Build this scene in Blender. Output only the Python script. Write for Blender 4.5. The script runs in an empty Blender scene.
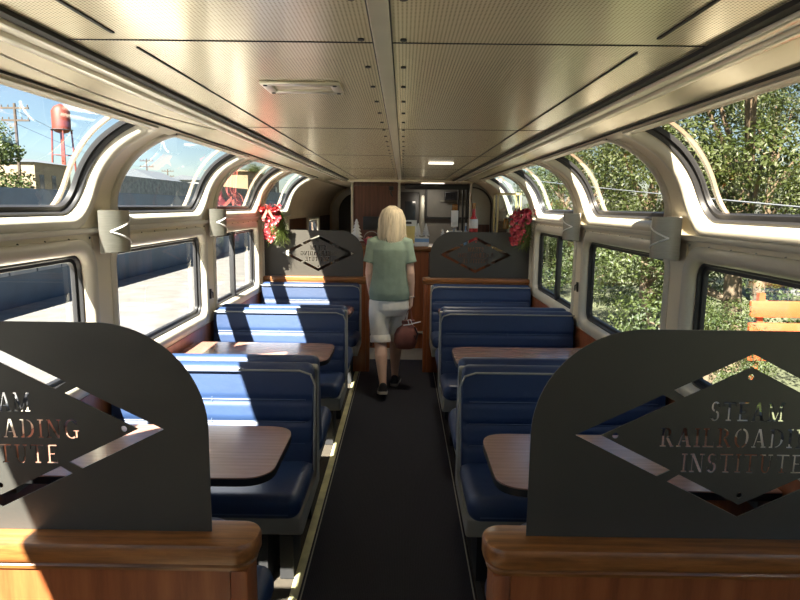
import bpy, bmesh, math, random
from math import sin, cos, pi, radians, sqrt, atan2
from mathutils import Vector, Matrix, Euler
from mathutils.geometry import delaunay_2d_cdt

random.seed(7)
C = bpy.context.scene.collection
scene = bpy.context.scene

# ------------------------------------------------------------------ camera, sky, sun, exposure
cam_d = bpy.data.cameras.new('camera')
cam = bpy.data.objects.new('camera', cam_d)
C.objects.link(cam)
cam.location = (0.042, 0.0, 1.65)
cam.rotation_euler = (Matrix.Rotation(radians(0.2), 3, 'Z') @ Matrix.Rotation(radians(90 - 8.66), 3, 'X') @ Matrix.Rotation(radians(0.7), 3, 'Z')).to_euler()
cam_d.sensor_width = 36.0
cam_d.lens = 615 / 800 * 36
cam_d.clip_start = 0.02
cam_d.clip_end = 2000
scene.camera = cam

world = bpy.data.worlds.new('sky_world')
scene.world = world
world.use_nodes = True
wn = world.node_tree
wn.nodes.clear()
w_out = wn.nodes.new('ShaderNodeOutputWorld')
w_bg = wn.nodes.new('ShaderNodeBackground')
w_sky = wn.nodes.new('ShaderNodeTexSky')
w_sky.sky_type = 'NISHITA'
w_sky.sun_disc = False
w_sky.sun_elevation = radians(47)
w_sky.sun_rotation = radians(201)
w_sky.air_density = 1.0
w_sky.dust_density = 0.7
w_sky.ozone_density = 3.0
w_bg.inputs['Strength'].default_value = 0.027
wn.links.new(w_sky.outputs[0], w_bg.inputs['Color'])
wn.links.new(w_bg.outputs[0], w_out.inputs['Surface'])

sun_d = bpy.data.lights.new('sun', 'SUN')
sun_d.energy = 7.2
sun_d.angle = radians(0.6)
sun_d.color = (1.0, 0.93, 0.82)
sun = bpy.data.objects.new('sun', sun_d)
C.objects.link(sun)
sun.rotation_euler = Vector((0.34, 0.88, -1.0)).to_track_quat('-Z', 'Y').to_euler()

vs = scene.view_settings
vs.view_transform = 'Standard'
vs.look = 'None'
vs.gamma = 1.0
vs.use_curve_mapping = False
vs.exposure = 2.92

# ------------------------------------------------------------------ materials
MATS = {}

def new_mat(name):
    m = bpy.data.materials.new(name)
    m.use_nodes = True
    nt = m.node_tree
    b = nt.nodes['Principled BSDF']
    MATS[name] = m
    return m, nt, b

def coords(nt, scale=(1, 1, 1), kind='Object', rot=(0, 0, 0)):
    tc = nt.nodes.new('ShaderNodeTexCoord')
    mp = nt.nodes.new('ShaderNodeMapping')
    mp.inputs['Scale'].default_value = scale
    mp.inputs['Rotation'].default_value = rot
    nt.links.new(tc.outputs[kind], mp.inputs['Vector'])
    return mp.outputs['Vector']

def ramp(nt, src, stops):
    r = nt.nodes.new('ShaderNodeValToRGB')
    el = r.color_ramp.elements
    while len(el) < len(stops):
        el.new(0.5)
    for e, (p, c) in zip(el, stops):
        e.position = p
        e.color = (c[0], c[1], c[2], 1)
    nt.links.new(src, r.inputs['Fac'])
    return r.outputs['Color']

def noise(nt, vec, scale, detail=4, rough=0.55):
    n = nt.nodes.new('ShaderNodeTexNoise')
    n.inputs['Scale'].default_value = scale
    n.inputs['Detail'].default_value = detail
    n.inputs['Roughness'].default_value = rough
    nt.links.new(vec, n.inputs['Vector'])
    return n.outputs['Fac']

def bump(nt, b, height, strength, dist=0.01):
    bm_ = nt.nodes.new('ShaderNodeBump')
    bm_.inputs['Strength'].default_value = strength
    bm_.inputs['Distance'].default_value = dist
    nt.links.new(height, bm_.inputs['Height'])
    nt.links.new(bm_.outputs['Normal'], b.inputs['Normal'])

def plain(name, col, rough=0.5, metal=0.0, var=0.12, scale=6.0, bmp=0.0, bscale=60.0, spec=0.5, stretch=(1, 1, 1), sheen=0.0):
    m, nt, b = new_mat(name)
    v = coords(nt, stretch)
    f = noise(nt, v, scale)
    lo = tuple(max(0, c * (1 - var)) for c in col)
    hi = tuple(min(1, c * (1 + var)) for c in col)
    nt.links.new(ramp(nt, f, [(0.3, lo), (0.7, hi)]), b.inputs['Base Color'])
    b.inputs['Roughness'].default_value = rough
    b.inputs['Metallic'].default_value = metal
    b.inputs['Specular IOR Level'].default_value = spec
    if sheen:
        b.inputs['Sheen Weight'].default_value = sheen
    if bmp:
        bump(nt, b, noise(nt, v, bscale), bmp)
    return m

def wood(name, dark, mid, light, axis='x', rough=0.35, scale=1.0, coat=0.3):
    m, nt, b = new_mat(name)
    st = {'x': (1.2, 14, 14), 'z': (14, 14, 1.2), 'y': (14, 1.2, 14)}[axis]
    v = coords(nt, tuple(s * scale for s in st))
    f = noise(nt, v, 3.0, 8, 0.68)
    w = nt.nodes.new('ShaderNodeTexWave')
    w.wave_type = 'BANDS'
    w.bands_direction = 'X' if axis != 'x' else 'Y'
    w.inputs['Scale'].default_value = 0.55
    w.inputs['Distortion'].default_value = 7.0
    w.inputs['Detail'].default_value = 3
    nt.links.new(v, w.inputs['Vector'])
    mx = nt.nodes.new('ShaderNodeMix')
    mx.data_type = 'FLOAT'
    mx.inputs[0].default_value = 0.14
    nt.links.new(f, mx.inputs[2])
    nt.links.new(w.outputs['Fac'], mx.inputs[3])
    nt.links.new(ramp(nt, mx.outputs[0], [(0.25, dark), (0.5, mid), (0.75, light)]), b.inputs['Base Color'])
    b.inputs['Roughness'].default_value = rough
    b.inputs['Coat Weight'].default_value = coat
    b.inputs['Coat Roughness'].default_value = 0.2
    bump(nt, b, f, 0.08, 0.004)
    return m

def glass(name, tint, refl):
    m = bpy.data.materials.new(name)
    m.use_nodes = True
    nt = m.node_tree
    nt.nodes.clear()
    o = nt.nodes.new('ShaderNodeOutputMaterial')
    t = nt.nodes.new('ShaderNodeBsdfTransparent')
    t.inputs['Color'].default_value = (*tint, 1)
    g = nt.nodes.new('ShaderNodeBsdfGlossy')
    g.inputs['Roughness'].default_value = 0.02
    lw = nt.nodes.new('ShaderNodeLayerWeight')       # Schlick reflectance, the same from both sides
    lw.inputs['Blend'].default_value = 0.5
    pw = nt.nodes.new('ShaderNodeMath'); pw.operation = 'POWER'; pw.inputs[1].default_value = 4.0
    nt.links.new(lw.outputs['Facing'], pw.inputs[0])
    mu = nt.nodes.new('ShaderNodeMath'); mu.operation = 'MULTIPLY_ADD'
    mu.inputs[1].default_value = 0.7
    mu.inputs[2].default_value = 0.04 * refl
    nt.links.new(pw.outputs[0], mu.inputs[0])
    mx = nt.nodes.new('ShaderNodeMixShader')
    nt.links.new(mu.outputs[0], mx.inputs[0])
    nt.links.new(t.outputs[0], mx.inputs[1])
    nt.links.new(g.outputs[0], mx.inputs[2])
    nt.links.new(mx.outputs[0], o.inputs['Surface'])
    MATS[name] = m
    return m

plain('cream', (0.70, 0.63, 0.485), 0.36, 0.0, 0.06, 3, 0.05, 30)
plain('cream_frame', (0.55, 0.515, 0.425), 0.30, 0.0, 0.05, 3)
plain('flange_peach', (0.17, 0.115, 0.075), 0.5)
plain('beige_wall', (0.58, 0.49, 0.36), 0.5, 0.0, 0.06, 3)
plain('fascia', (0.76, 0.68, 0.50), 0.24, 0.3, 0.08, 3, 0.06, 5, stretch=(1, 0.3, 1))
plain('rail_metal', (0.72, 0.68, 0.58), 0.28, 0.5, 0.08, 3)
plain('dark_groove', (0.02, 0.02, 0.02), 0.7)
plain('rubber', (0.022, 0.022, 0.024), 0.45)
plain('steel', (0.30, 0.29, 0.25), 0.36, 0.8, 0.08, 20, stretch=(1, 1, 8))
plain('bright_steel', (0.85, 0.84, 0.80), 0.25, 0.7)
plain('black_metal', (0.041, 0.040, 0.036), 0.45, 0.0, 0.10, 4, 0.03, 200)
plain('black', (0.012, 0.012, 0.013), 0.4)
plain('navy_vinyl', (0.018, 0.041, 0.108), 0.44, 0.0, 0.10, 5, 0.10, 26, spec=0.6)
plain('seam_thread', (0.055, 0.085, 0.16), 0.5)
plain('shell_grey', (0.34, 0.33, 0.28), 0.45, 0.0, 0.06)
plain('toe_black', (0.015, 0.015, 0.016), 0.6)
plain('white_paint', (0.80, 0.79, 0.75), 0.4)
plain('pole_cream', (0.62, 0.58, 0.50), 0.4)
plain('strip_yellow', (0.66, 0.62, 0.33), 0.5, 0.0, 0.25, 9)
plain('brass', (0.60, 0.46, 0.20), 0.3, 0.9)
wood('wood_cap', (0.085, 0.031, 0.009), (0.25, 0.097, 0.027), (0.42, 0.175, 0.052), 'x', 0.34, 1.6, 0.25)
wood('wood_panel', (0.15, 0.042, 0.014), (0.28, 0.084, 0.027), (0.38, 0.13, 0.042), 'z', 0.4, 0.6, 0.2)
wood('wood_closet', (0.075, 0.026, 0.014), (0.115, 0.042, 0.024), (0.155, 0.060, 0.035), 'z', 0.45, 0.8, 0.1)
wood('wood_dark', (0.04, 0.016, 0.008), (0.075, 0.028, 0.013), (0.11, 0.042, 0.018), 'z', 0.45, 0.8, 0.1)
wood('table_wood', (0.28, 0.140, 0.102), (0.34, 0.178, 0.132), (0.40, 0.215, 0.165), 'x', 0.25, 1.4, 0.7)
glass('clear_glass', (0.90, 0.93, 0.92), 1.5)
glass('smoked_glass', (0.80, 0.76, 0.68), 1.8)

# speckled side carpet
m, nt, b = new_mat('side_carpet')
v = coords(nt)
nt.links.new(ramp(nt, noise(nt, v, 260, 2, 0.7), [(0.42, (0.010, 0.009, 0.008)), (0.62, (0.085, 0.066, 0.042))]), b.inputs['Base Color'])
b.inputs['Roughness'].default_value = 0.95
# ribbed aisle runner
m, nt, b = new_mat('runner_carpet')
v = coords(nt)
w = nt.nodes.new('ShaderNodeTexWave')
w.inputs['Scale'].default_value = 42
w.bands_direction = 'X'
nt.links.new(v, w.inputs['Vector'])
f = noise(nt, v, 180, 3)
mm = nt.nodes.new('ShaderNodeMath'); mm.operation = 'MULTIPLY'
nt.links.new(w.outputs['Fac'], mm.inputs[0]); nt.links.new(f, mm.inputs[1])
nt.links.new(ramp(nt, mm.outputs[0], [(0.1, (0.011, 0.012, 0.019)), (0.7, (0.027, 0.030, 0.048))]), b.inputs['Base Color'])
b.inputs['Roughness'].default_value = 0.9
bump(nt, b, w.outputs['Fac'], 0.5, 0.004)
# perforated ceiling panel
m, nt, b = new_mat('perforated')
v = coords(nt, (1, 1, 0), rot=(0, 0, radians(0)))
sc = nt.nodes.new('ShaderNodeVectorMath'); sc.operation = 'SCALE'; sc.inputs['Scale'].default_value = 125
nt.links.new(v, sc.inputs[0])
fr = nt.nodes.new('ShaderNodeVectorMath'); fr.operation = 'FRACTION'
nt.links.new(sc.outputs[0], fr.inputs[0])
sb = nt.nodes.new('ShaderNodeVectorMath'); sb.operation = 'SUBTRACT'; sb.inputs[1].default_value = (0.5, 0.5, 0)
nt.links.new(fr.outputs[0], sb.inputs[0])
ln = nt.nodes.new('ShaderNodeVectorMath'); ln.operation = 'LENGTH'
nt.links.new(sb.outputs[0], ln.inputs[0])
nt.links.new(ramp(nt, ln.outputs['Value'], [(0.20, (0.30, 0.25, 0.16)), (0.30, (0.88, 0.79, 0.57))]), b.inputs['Base Color'])
b.inputs['Roughness'].default_value = 0.22
b.inputs['Metallic'].default_value = 0.35
v2 = coords(nt, (1, 0.35, 1))
bump(nt, b, noise(nt, v2, 4, 2), 0.10, 0.02)

# outdoors
plain('concrete', (0.098, 0.092, 0.085), 0.9, 0, 0.25, 1.5, 0.3, 12)
plain('bounce_concrete', (0.62, 0.59, 0.52), 0.9, 0, 0.1, 1.5)  # only for the added strip that bounces sun into the car
plain('dirt', (0.06, 0.066, 0.03), 0.95, 0, 0.4, 1.0)
plain('blue_wall', (0.026, 0.050, 0.085), 0.6, 0, 0.35, 0.7)
plain('pale_panel', (0.14, 0.16, 0.19), 0.6, 0, 0.15, 1)
plain('rubble_wall', (0.26, 0.24, 0.22), 0.9, 0, 0.4, 3.0)
plain('tan_wall', (0.20, 0.155, 0.10), 0.85, 0, 0.15, 1.0)
plain('roof_grey', (0.065, 0.075, 0.09), 0.8)
plain('white_wall', (0.27, 0.27, 0.27), 0.8)
plain('rust_red', (0.13, 0.020, 0.010), 0.6, 0, 0.2, 2)
plain('pole_brown', (0.05, 0.035, 0.025), 0.85)
plain('orange', (0.34, 0.065, 0.016), 0.5)
plain('window_dark', (0.02, 0.025, 0.03), 0.15)
plain('bark', (0.11, 0.08, 0.05), 0.9, 0, 0.3, 8)

def leaf_mat(name, a, bb):
    m, nt, b = new_mat(name)
    v = coords(nt)
    nt.links.new(ramp(nt, noise(nt, v, 1.8, 3), [(0.32, a), (0.68, bb)]), b.inputs['Base Color'])
    b.inputs['Roughness'].default_value = 0.5
    tr = nt.nodes.new('ShaderNodeBsdfTranslucent')
    tr.inputs['Color'].default_value = (bb[0] * 1.1, bb[1] * 1.1, bb[2] * 0.6, 1)
    mx = nt.nodes.new('ShaderNodeMixShader'); mx.inputs[0].default_value = 0.3
    out = nt.nodes['Material Output']
    nt.links.new(b.outputs[0], mx.inputs[1]); nt.links.new(tr.outputs[0], mx.inputs[2])
    nt.links.new(mx.outputs[0], out.inputs['Surface'])
leaf_mat('leaf_green', (0.017, 0.034, 0.006), (0.062, 0.080, 0.017))
leaf_mat('leaf_dark', (0.010, 0.021, 0.005), (0.038, 0.052, 0.012))
leaf_mat('leaf_pine', (0.035, 0.075, 0.022), (0.13, 0.17, 0.04))

# person and small things
plain('skin', (0.66, 0.43, 0.32), 0.5, 0, 0.06)
plain('hair_blonde', (0.60, 0.51, 0.36), 0.42, 0, 0.28, 30, stretch=(1, 1, 0.1))
plain('tee_green', (0.22, 0.285, 0.215), 0.9, 0, 0.10, 14, 0.5, 9)
plain('shorts_cream', (0.80, 0.76, 0.65), 0.85, 0, 0.10, 8, 0.5, 12)
plain('sneaker', (0.025, 0.025, 0.03), 0.6)
plain('sole_white', (0.55, 0.53, 0.48), 0.6)
plain('bag_leather', (0.26, 0.095, 0.07), 0.5, 0, 0.2, 12, 0.4, 20)
plain('paper_white', (0.80, 0.80, 0.80), 0.7)
plain('paper_yellow', (0.80, 0.66, 0.25), 0.7)
plain('label_blue', (0.20, 0.38, 0.65), 0.6)
plain('red_gloss', (0.50, 0.02, 0.025), 0.3)
plain('red_petal', (0.32, 0.020, 0.035), 0.5, 0, 0.3, 20)
plain('ribbon', (0.62, 0.16, 0.13), 0.4, 0, 0.2, 20)
plain('amber', (0.35, 0.14, 0.03), 0.15)
plain('lip', (0.40, 0.14, 0.12), 0.5)
plain('gold_frame', (0.58, 0.46, 0.22), 0.35, 0.5)
plain('galley_grey', (0.17, 0.165, 0.15), 0.4, 0.3)
plain('door_dark', (0.025, 0.022, 0.02), 0.4)
m, nt, b = new_mat('lamp_glow')
b.inputs['Base Color'].default_value = (0.8, 0.76, 0.66, 1)
b.inputs['Emission Color'].default_value = (1.0, 0.92, 0.76, 1)
b.inputs['Emission Strength'].default_value = 0.25
plain('screen', (0.01, 0.01, 0.012), 0.1)

# ------------------------------------------------------------------ mesh helpers
class MB:
    def __init__(s):
        s.v = []; s.f = []; s.m = []; s.cur = 0

    def add(s, verts, faces):
        o = len(s.v)
        s.v += [tuple(p) for p in verts]
        for f in faces:
            s.f.append(tuple(i + o for i in f)); s.m.append(s.cur)
        return s

    def box(s, x0, x1, y0, y1, z0, z1, bev=0.0, seg=2):
        bm = bmesh.new()
        bmesh.ops.create_cube(bm, size=1)
        for v in bm.verts:
            v.co = Vector(((x0 + x1) / 2 + v.co.x * (x1 - x0), (y0 + y1) / 2 + v.co.y * (y1 - y0), (z0 + z1) / 2 + v.co.z * (z1 - z0)))
        if bev:
            bmesh.ops.bevel(bm, geom=list(bm.edges), offset=bev, segments=seg, profile=0.5, affect='EDGES')
        s.bm(bm)
        return s

    def bm(s, bm, mat=None):
        bm.verts.ensure_lookup_table(); bm.verts.index_update()
        vs_ = [(mat @ v.co if mat else v.co) for v in bm.verts]
        s.add(vs_, [[v.index for v in f.verts] for f in bm.faces])
        bm.free()

    def obox(s, c, size, rot, bev=0.0, seg=2):
        bm = bmesh.new()
        bmesh.ops.create_cube(bm, size=1)
        for v in bm.verts:
            v.co = Vector((v.co.x * size[0], v.co.y * size[1], v.co.z * size[2]))
        if bev:
            bmesh.ops.bevel(bm, geom=list(bm.edges), offset=bev, segments=seg, profile=0.5, affect='EDGES')
        s.bm(bm, Matrix.Translation(c) @ Euler(rot).to_matrix().to_4x4())
        return s

    def sphere(s, c, r, seg=16, rings=10, rot=(0, 0, 0)):
        r = r if hasattr(r, '__len__') else (r, r, r)
        bm = bmesh.new()
        bmesh.ops.create_uvsphere(bm, u_segments=seg, v_segments=rings, radius=1)
        s.bm(bm, Matrix.Translation(c) @ Euler(rot).to_matrix().to_4x4() @ Matrix.Diagonal((*r, 1)))
        return s

    def rings(s, rings, closed=True, caps=True):
        n = len(rings[0]); o = len(s.v)
        vs_ = [p for r in rings for p in r]
        fs = []
        for k in range(len(rings) - 1):
            for i in range(n if closed else n - 1):
                j = (i + 1) % n
                fs.append((k * n + i, k * n + j, (k + 1) * n + j, (k + 1) * n + i))
        if caps and closed:
            fs.append(tuple(reversed(range(n))))
            fs.append(tuple(range((len(rings) - 1) * n, len(rings) * n)))
        return s.add(vs_, fs)

    def tube(s, pts, rad, n=8, caps=True, sq=1.0):
        pts = [Vector(p) for p in pts]
        rs = rad if hasattr(rad, '__len__') else [rad] * len(pts)
        rr = []
        prev = None
        for i, p in enumerate(pts):
            t = (pts[min(i + 1, len(pts) - 1)] - pts[max(i - 1, 0)]).normalized()
            if prev is None:
                a = Vector((1, 0, 0)) if abs(t.x) < 0.9 else Vector((0, 1, 0))
            else:
                a = prev
            u = (a - t * a.dot(t)).normalized(); w_ = t.cross(u); prev = u
            rr.append([p + (u * cos(2 * pi * k / n) + w_ * sin(2 * pi * k / n) * sq) * rs[i] for k in range(n)])
        return s.rings(rr, True, caps)

    def lathe(s, c, prof, n=20):
        c = Vector(c)
        return s.rings([[c + Vector((r * cos(2 * pi * k / n), r * sin(2 * pi * k / n), z)) for k in range(n)] for r, z in prof])

    def prism(s, poly, axis, a, b):
        """polygon (list of 2D) extruded along axis: 'x' poly=(y,z); 'y' poly=(x,z); 'z' poly=(x,y)"""
        def P(p, t):
            return {'x': (t, p[0], p[1]), 'y': (p[0], t, p[1]), 'z': (p[0], p[1], t)}[axis]
        return s.rings([[P(p, a) for p in poly], [P(p, b) for p in poly]])

    def build(s, name, mats, parent=None, loc=(0, 0, 0), smooth=40, normals=True):
        me = bpy.data.meshes.new(name)
        me.from_pydata(s.v, [], s.f)
        for mname in ([mats] if isinstance(mats, str) else mats):
            me.materials.append(MATS[mname])
        for p, mi in zip(me.polygons, s.m):
            p.material_index = mi
        if normals:
            bm = bmesh.new(); bm.from_mesh(me)
            bmesh.ops.recalc_face_normals(bm, faces=bm.faces)
            bm.to_mesh(me); bm.free()
        if smooth:
            me.shade_smooth()
            me.set_sharp_from_angle(angle=radians(smooth))
        o = bpy.data.objects.new(name, me)
        C.objects.link(o)
        o.location = loc
        if parent:
            o.parent = parent
        return o

def tag(o, label, cat, group=None, kind=None):
    o['label'] = label
    o['category'] = cat
    if group: o['group'] = group
    if kind: o['kind'] = kind
    return o

def thing(name, label, cat, loc=(0, 0, 0), rz=0.0, group=None):
    o = bpy.data.objects.new(name, None)
    o.empty_display_size = 0.1
    C.objects.link(o)
    o.location = loc
    o.rotation_euler = (0, 0, rz)
    return tag(o, label, cat, group)

def structure(o):
    o['kind'] = 'structure'
    return o

def copy_thing(src, loc, rz, label, group=None, scale=None):
    def cp(o, par):
        c = o.copy(); C.objects.link(c)
        if par: c.parent = par
        for ch in o.children: cp(ch, c)
        return c
    r = cp(src, None)
    r.location = loc
    r.rotation_euler = (0, 0, rz)
    if scale: r.scale = scale
    r['label'] = label
    if group: r['group'] = group
    return r

def rrect(cx, cy, hx, hy, r, n_arc=6, n_e=14):
    """rounded rectangle, constant point count; r may be (bottom, top)"""
    rb, rt = r if hasattr(r, '__len__') else (r, r)
    pts = []
    cor = [(1, -1, -90, rb), (1, 1, 0, rt), (-1, 1, 90, rt), (-1, -1, 180, rb)]
    arcs = []
    for sx, sy, a0, rr in cor:
        rr = max(1e-4, min(rr, hx, hy))
        arcs.append([(cx + sx * (hx - rr) + rr * cos(radians(a0 + 90 * k / n_arc)), cy + sy * (hy - rr) + rr * sin(radians(a0 + 90 * k / n_arc))) for k in range(n_arc + 1)])
    for i in range(4):
        pts += arcs[i]
        a = arcs[i][-1]; b_ = arcs[(i + 1) % 4][0]
        for k in range(1, n_e):
            t = k / n_e
            pts.append((a[0] + (b_[0] - a[0]) * t, a[1] + (b_[1] - a[1]) * t))
    return pts

# ------------------------------------------------------------------ car body: wall profile
HW = 1.33
SHIFT = {-1: 0.0, 1: 0.035}      # the right wall stands a little closer
PROF = [(HW, 0.0), (HW, 1.56)]
def arc_profile():
    pts = [(1.33, 1.56), (1.325, 1.61), (1.300, 1.70), (1.262, 1.785), (1.205, 1.86), (1.135, 1.915), (1.06, 1.955), (1.00, 1.978)]
    # Catmull-Rom refine
    out = []
    for i in range(len(pts) - 1):
        p0 = pts[max(i - 1, 0)]; p1 = pts[i]; p2 = pts[i + 1]; p3 = pts[min(i + 2, len(pts) - 1)]
        for k in range(5):
            t = k / 5
            out.append(tuple(0.5 * (2 * p1[j] + (p2[j] - p0[j]) * t + (2 * p0[j] - 5 * p1[j] + 4 * p2[j] - p3[j]) * t * t + (3 * p1[j] - p0[j] - 3 * p2[j] + p3[j]) * t ** 3) for j in (0, 1)))
    out.append(pts[-1])
    return out
PROF = [(HW, 0.0)] + arc_profile()
SL = [0.0]
for a, b_ in zip(PROF[:-1], PROF[1:]):
    SL.append(SL[-1] + sqrt((a[0] - b_[0]) ** 2 + (a[1] - b_[1]) ** 2))
S_TOP = SL[-1]

def prof(s):
    """point and outward normal at arc length s"""
    s = max(0.0, min(S_TOP, s))
    for i in range(len(SL) - 1):
        if s <= SL[i + 1] + 1e-9:
            t = (s - SL[i]) / (SL[i + 1] - SL[i])
            a = PROF[i]; b_ = PROF[i + 1]
            def nrm(k):
                k0 = max(k - 1, 0); k1 = min(k + 1, len(PROF) - 1)
                d = Vector((PROF[k1][0] - PROF[k0][0], PROF[k1][1] - PROF[k0][1])).normalized()
                return Vector((d.y, -d.x))
            n = nrm(i) if i > 0 else Vector((1, 0))
            n = n.lerp(nrm(i + 1), t).normalized() if i > 0 else Vector((1, 0))
            return (a[0] + (b_[0] - a[0]) * t, a[1] + (b_[1] - a[1]) * t), n
    return PROF[-1], Vector((0, 1))

def wp(side, y, s, off=0.0):
    """world point on the side wall; off > 0 goes outwards; side -1 left, +1 right"""
    (u, z), n = prof(s)
    return (side * (u - SHIFT[side] + n.x * off), y, z + n.y * off)

BAYS = [-5.785, -4.225, -2.665, -1.105, 0.455, 2.015, 3.575, 5.135, 6.695]
PITCH = 1.56
WH = 0.655                     # half length of a window
LOW = (0.885, 1.435)           # lower window, z
UP = (1.585, S_TOP - 0.03)     # upper window, s
S_SPLIT = 1.515
Y_REAR, Y_PLAIN, Y_END = BAYS[0] - PITCH / 2, BAYS[-1] + PITCH / 2, 11.6

def wall_panel(mb, side, y0, y1, s0, s1, hole=None, rad=(0.09, 0.09)):
    if hole is None:
        ns = max(2, int((s1 - s0) / 0.04))
        rows = [[wp(side, y, s0 + (s1 - s0) * k / ns) for k in range(ns + 1)] for y in (y0, y1)]
        mb.rings(rows, closed=False)
        return
    hy0, hy1, hs0, hs1 = hole
    outer = rrect((y0 + y1) / 2, (s0 + s1) / 2, (y1 - y0) / 2, (s1 - s0) / 2, 1e-4)
    inner = rrect((hy0 + hy1) / 2, (hs0 + hs1) / 2, (hy1 - hy0) / 2, (hs1 - hs0) / 2, rad)
    rr = []
    for k in range(5):
        t = k / 4
        rr.append([wp(side, a[0] + (b_[0] - a[0]) * t, a[1] + (b_[1] - a[1]) * t) for a, b_ in zip(outer, inner)])
    mb.rings(rr, True, False)

win_no = [0]
def window(side, yc, hy, s0, s1, rad, deep, mullion=False, glassmat='clear_glass', frame=0.07):
    win_no[0] += 1
    sc_, hs = (s0 + s1) / 2, (s1 - s0) / 2
    def ring(d, off, smax=S_TOP):
        r = (max(rad[0] + d, 0.01), max(rad[1] + d, 0.01))
        return [wp(side, p[0], min(p[1], smax), off) for p in rrect(yc, sc_, hy + d, hs + d, r)]
    fr_ = MB()
    f = frame
    fr_.rings([ring(f + 0.004, 0.004), ring(f, -0.010), ring(f * 0.75, -0.016), ring(f * 0.3, -0.016), ring(0.004, -0.008), ring(-0.006, 0.012), ring(-0.008, deep)], True, False)
    o = structure(fr_.build('window_%d' % win_no[0], 'cream_frame', smooth=50))
    g = MB()
    g.rings([ring(-0.004, deep * 0.45), ring(-0.016, deep * 0.40), ring(-0.020, deep * 0.55), ring(-0.020, deep * 0.7), ring(-0.036, deep * 0.72), ring(-0.040, deep), ring(0.0, deep + 0.004)], True, False)
    g.build('gasket', 'rubber', o, smooth=30)
    if frame < 0.058 and yc > 0:                     # outside flange seen through the upper glass
        q = MB()
        q.rings([ring(0.02, deep + 0.045), ring(-0.010, deep + 0.040), ring(-0.010, deep + 0.055), ring(0.02, deep + 0.055)], True, False)
        q.build('outer_flange', 'flange_peach', o, smooth=30)
    # the pane
    p = MB()
    rr = []
    for k in range(9):
        t = k / 8
        rr.append([wp(side, yc + (q[0] - yc) * (1 - t), sc_ + (q[1] - sc_) * (1 - t), deep * 0.9) for q in rrect(yc, sc_, hy - 0.03, hs - 0.03, (max(rad[0] - 0.03, 0.01), max(rad[1] - 0.03, 0.01)))])
    p.rings(rr, True, False)
    p.build('pane', glassmat, o, smooth=60)
    if mullion:
        m_ = MB()
        x = side * (HW - SHIFT[side] + deep * 0.55)
        m_.box(x - 0.02, x + 0.02, yc - 0.10, yc - 0.055, s0 + 0.01, s1 - 0.01, 0.006)
        m_.build('mullion', 'rubber', o)
    return o

for side, nm in ((-1, 'left'), (1, 'right')):
    w = MB()
    w.cur = 0
    for yc in BAYS:
        wall_panel(w, side, yc - PITCH / 2, yc + PITCH / 2, 0.80, S_SPLIT, (yc - WH, yc + WH, LOW[0], LOW[1]), (0.075, 0.075))
        wall_panel(w, side, yc - PITCH / 2, yc + PITCH / 2, S_SPLIT, S_TOP, (yc - WH, yc + WH, UP[0], UP[1]), (0.13, 0.05))
    w.cur = 1
    wall_panel(w, side, Y_PLAIN, Y_END, 1.48, S_TOP)
    # below the beige curve: a small window in the left corridor wall
    if side == -1:
        w.cur = 1
        wall_panel(w, side, 8.75, 10.2, 0.80, 1.48, (8.95, 10.0, 1.16, 1.43), (0.03, 0.03))
        w.cur = 2
        wall_panel(w, side, Y_PLAIN, 8.75, 0.80, 1.48)
        wall_panel(w, side, 10.2, Y_END, 0.80, 1.48)
    else:
        w.cur = 2
        wall_panel(w, side, Y_PLAIN, Y_END, 0.80, 1.48)
    wall = structure(w.build('wall_' + nm, ['cream', 'beige_wall', 'wood_dark'], smooth=50))
    ws = MB()
    x = side * (HW - SHIFT[side] - 0.004)
    ws.box(min(x, x + side * 0.03), max(x, x + side * 0.03), Y_REAR, Y_END, 0.0, 0.815)
    ws.build('wainscot', 'wood_panel', wall)
    # pillar cover strips and rivets on the belt
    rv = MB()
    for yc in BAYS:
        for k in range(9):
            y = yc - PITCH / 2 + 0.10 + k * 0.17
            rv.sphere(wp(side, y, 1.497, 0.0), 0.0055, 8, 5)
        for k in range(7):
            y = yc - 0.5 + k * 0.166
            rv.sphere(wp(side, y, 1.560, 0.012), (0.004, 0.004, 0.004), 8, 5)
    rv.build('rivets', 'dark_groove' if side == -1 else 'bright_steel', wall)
    # belt rail
    t = MB()
    x = side * (HW - SHIFT[side])
    t.box(min(x, x - side * 0.022), max(x, x - side * 0.022), Y_REAR, Y_PLAIN, 1.517, 1.541, 0.006)
    structure(t.build('trim_%d' % (1 if side == -1 else 2), 'cream_frame'))
    # pillar cover panels between lower windows
    pc = MB()
    for yc in BAYS[:-1]:
        y = yc + PITCH / 2
        pc.box(min(x, x - side * 0.006), max(x, x - side * 0.006), y - 0.085, y + 0.085, 0.84, 1.505, 0.002, 1)
    pc.build('pillar_cover', 'cream', wall)
    # windows
    for i, yc in enumerate(BAYS):
        i -= 3
        window(side, yc, WH, UP[0], UP[1], (0.13, 0.05), 0.065, False, 'smoked_glass' if (i in (2, 3) and side == 1) or (i == 4 and side == -1) else 'clear_glass', 0.055)
        window(side, yc, WH, LOW[0], LOW[1], (0.075, 0.075), 0.06, i == 4, 'clear_glass', 0.06)
    if side == -1:
        window(side, 9.475, 0.525, 1.16, 1.43, (0.03, 0.03), 0.05, False, 'clear_glass', 0.04)

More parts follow.
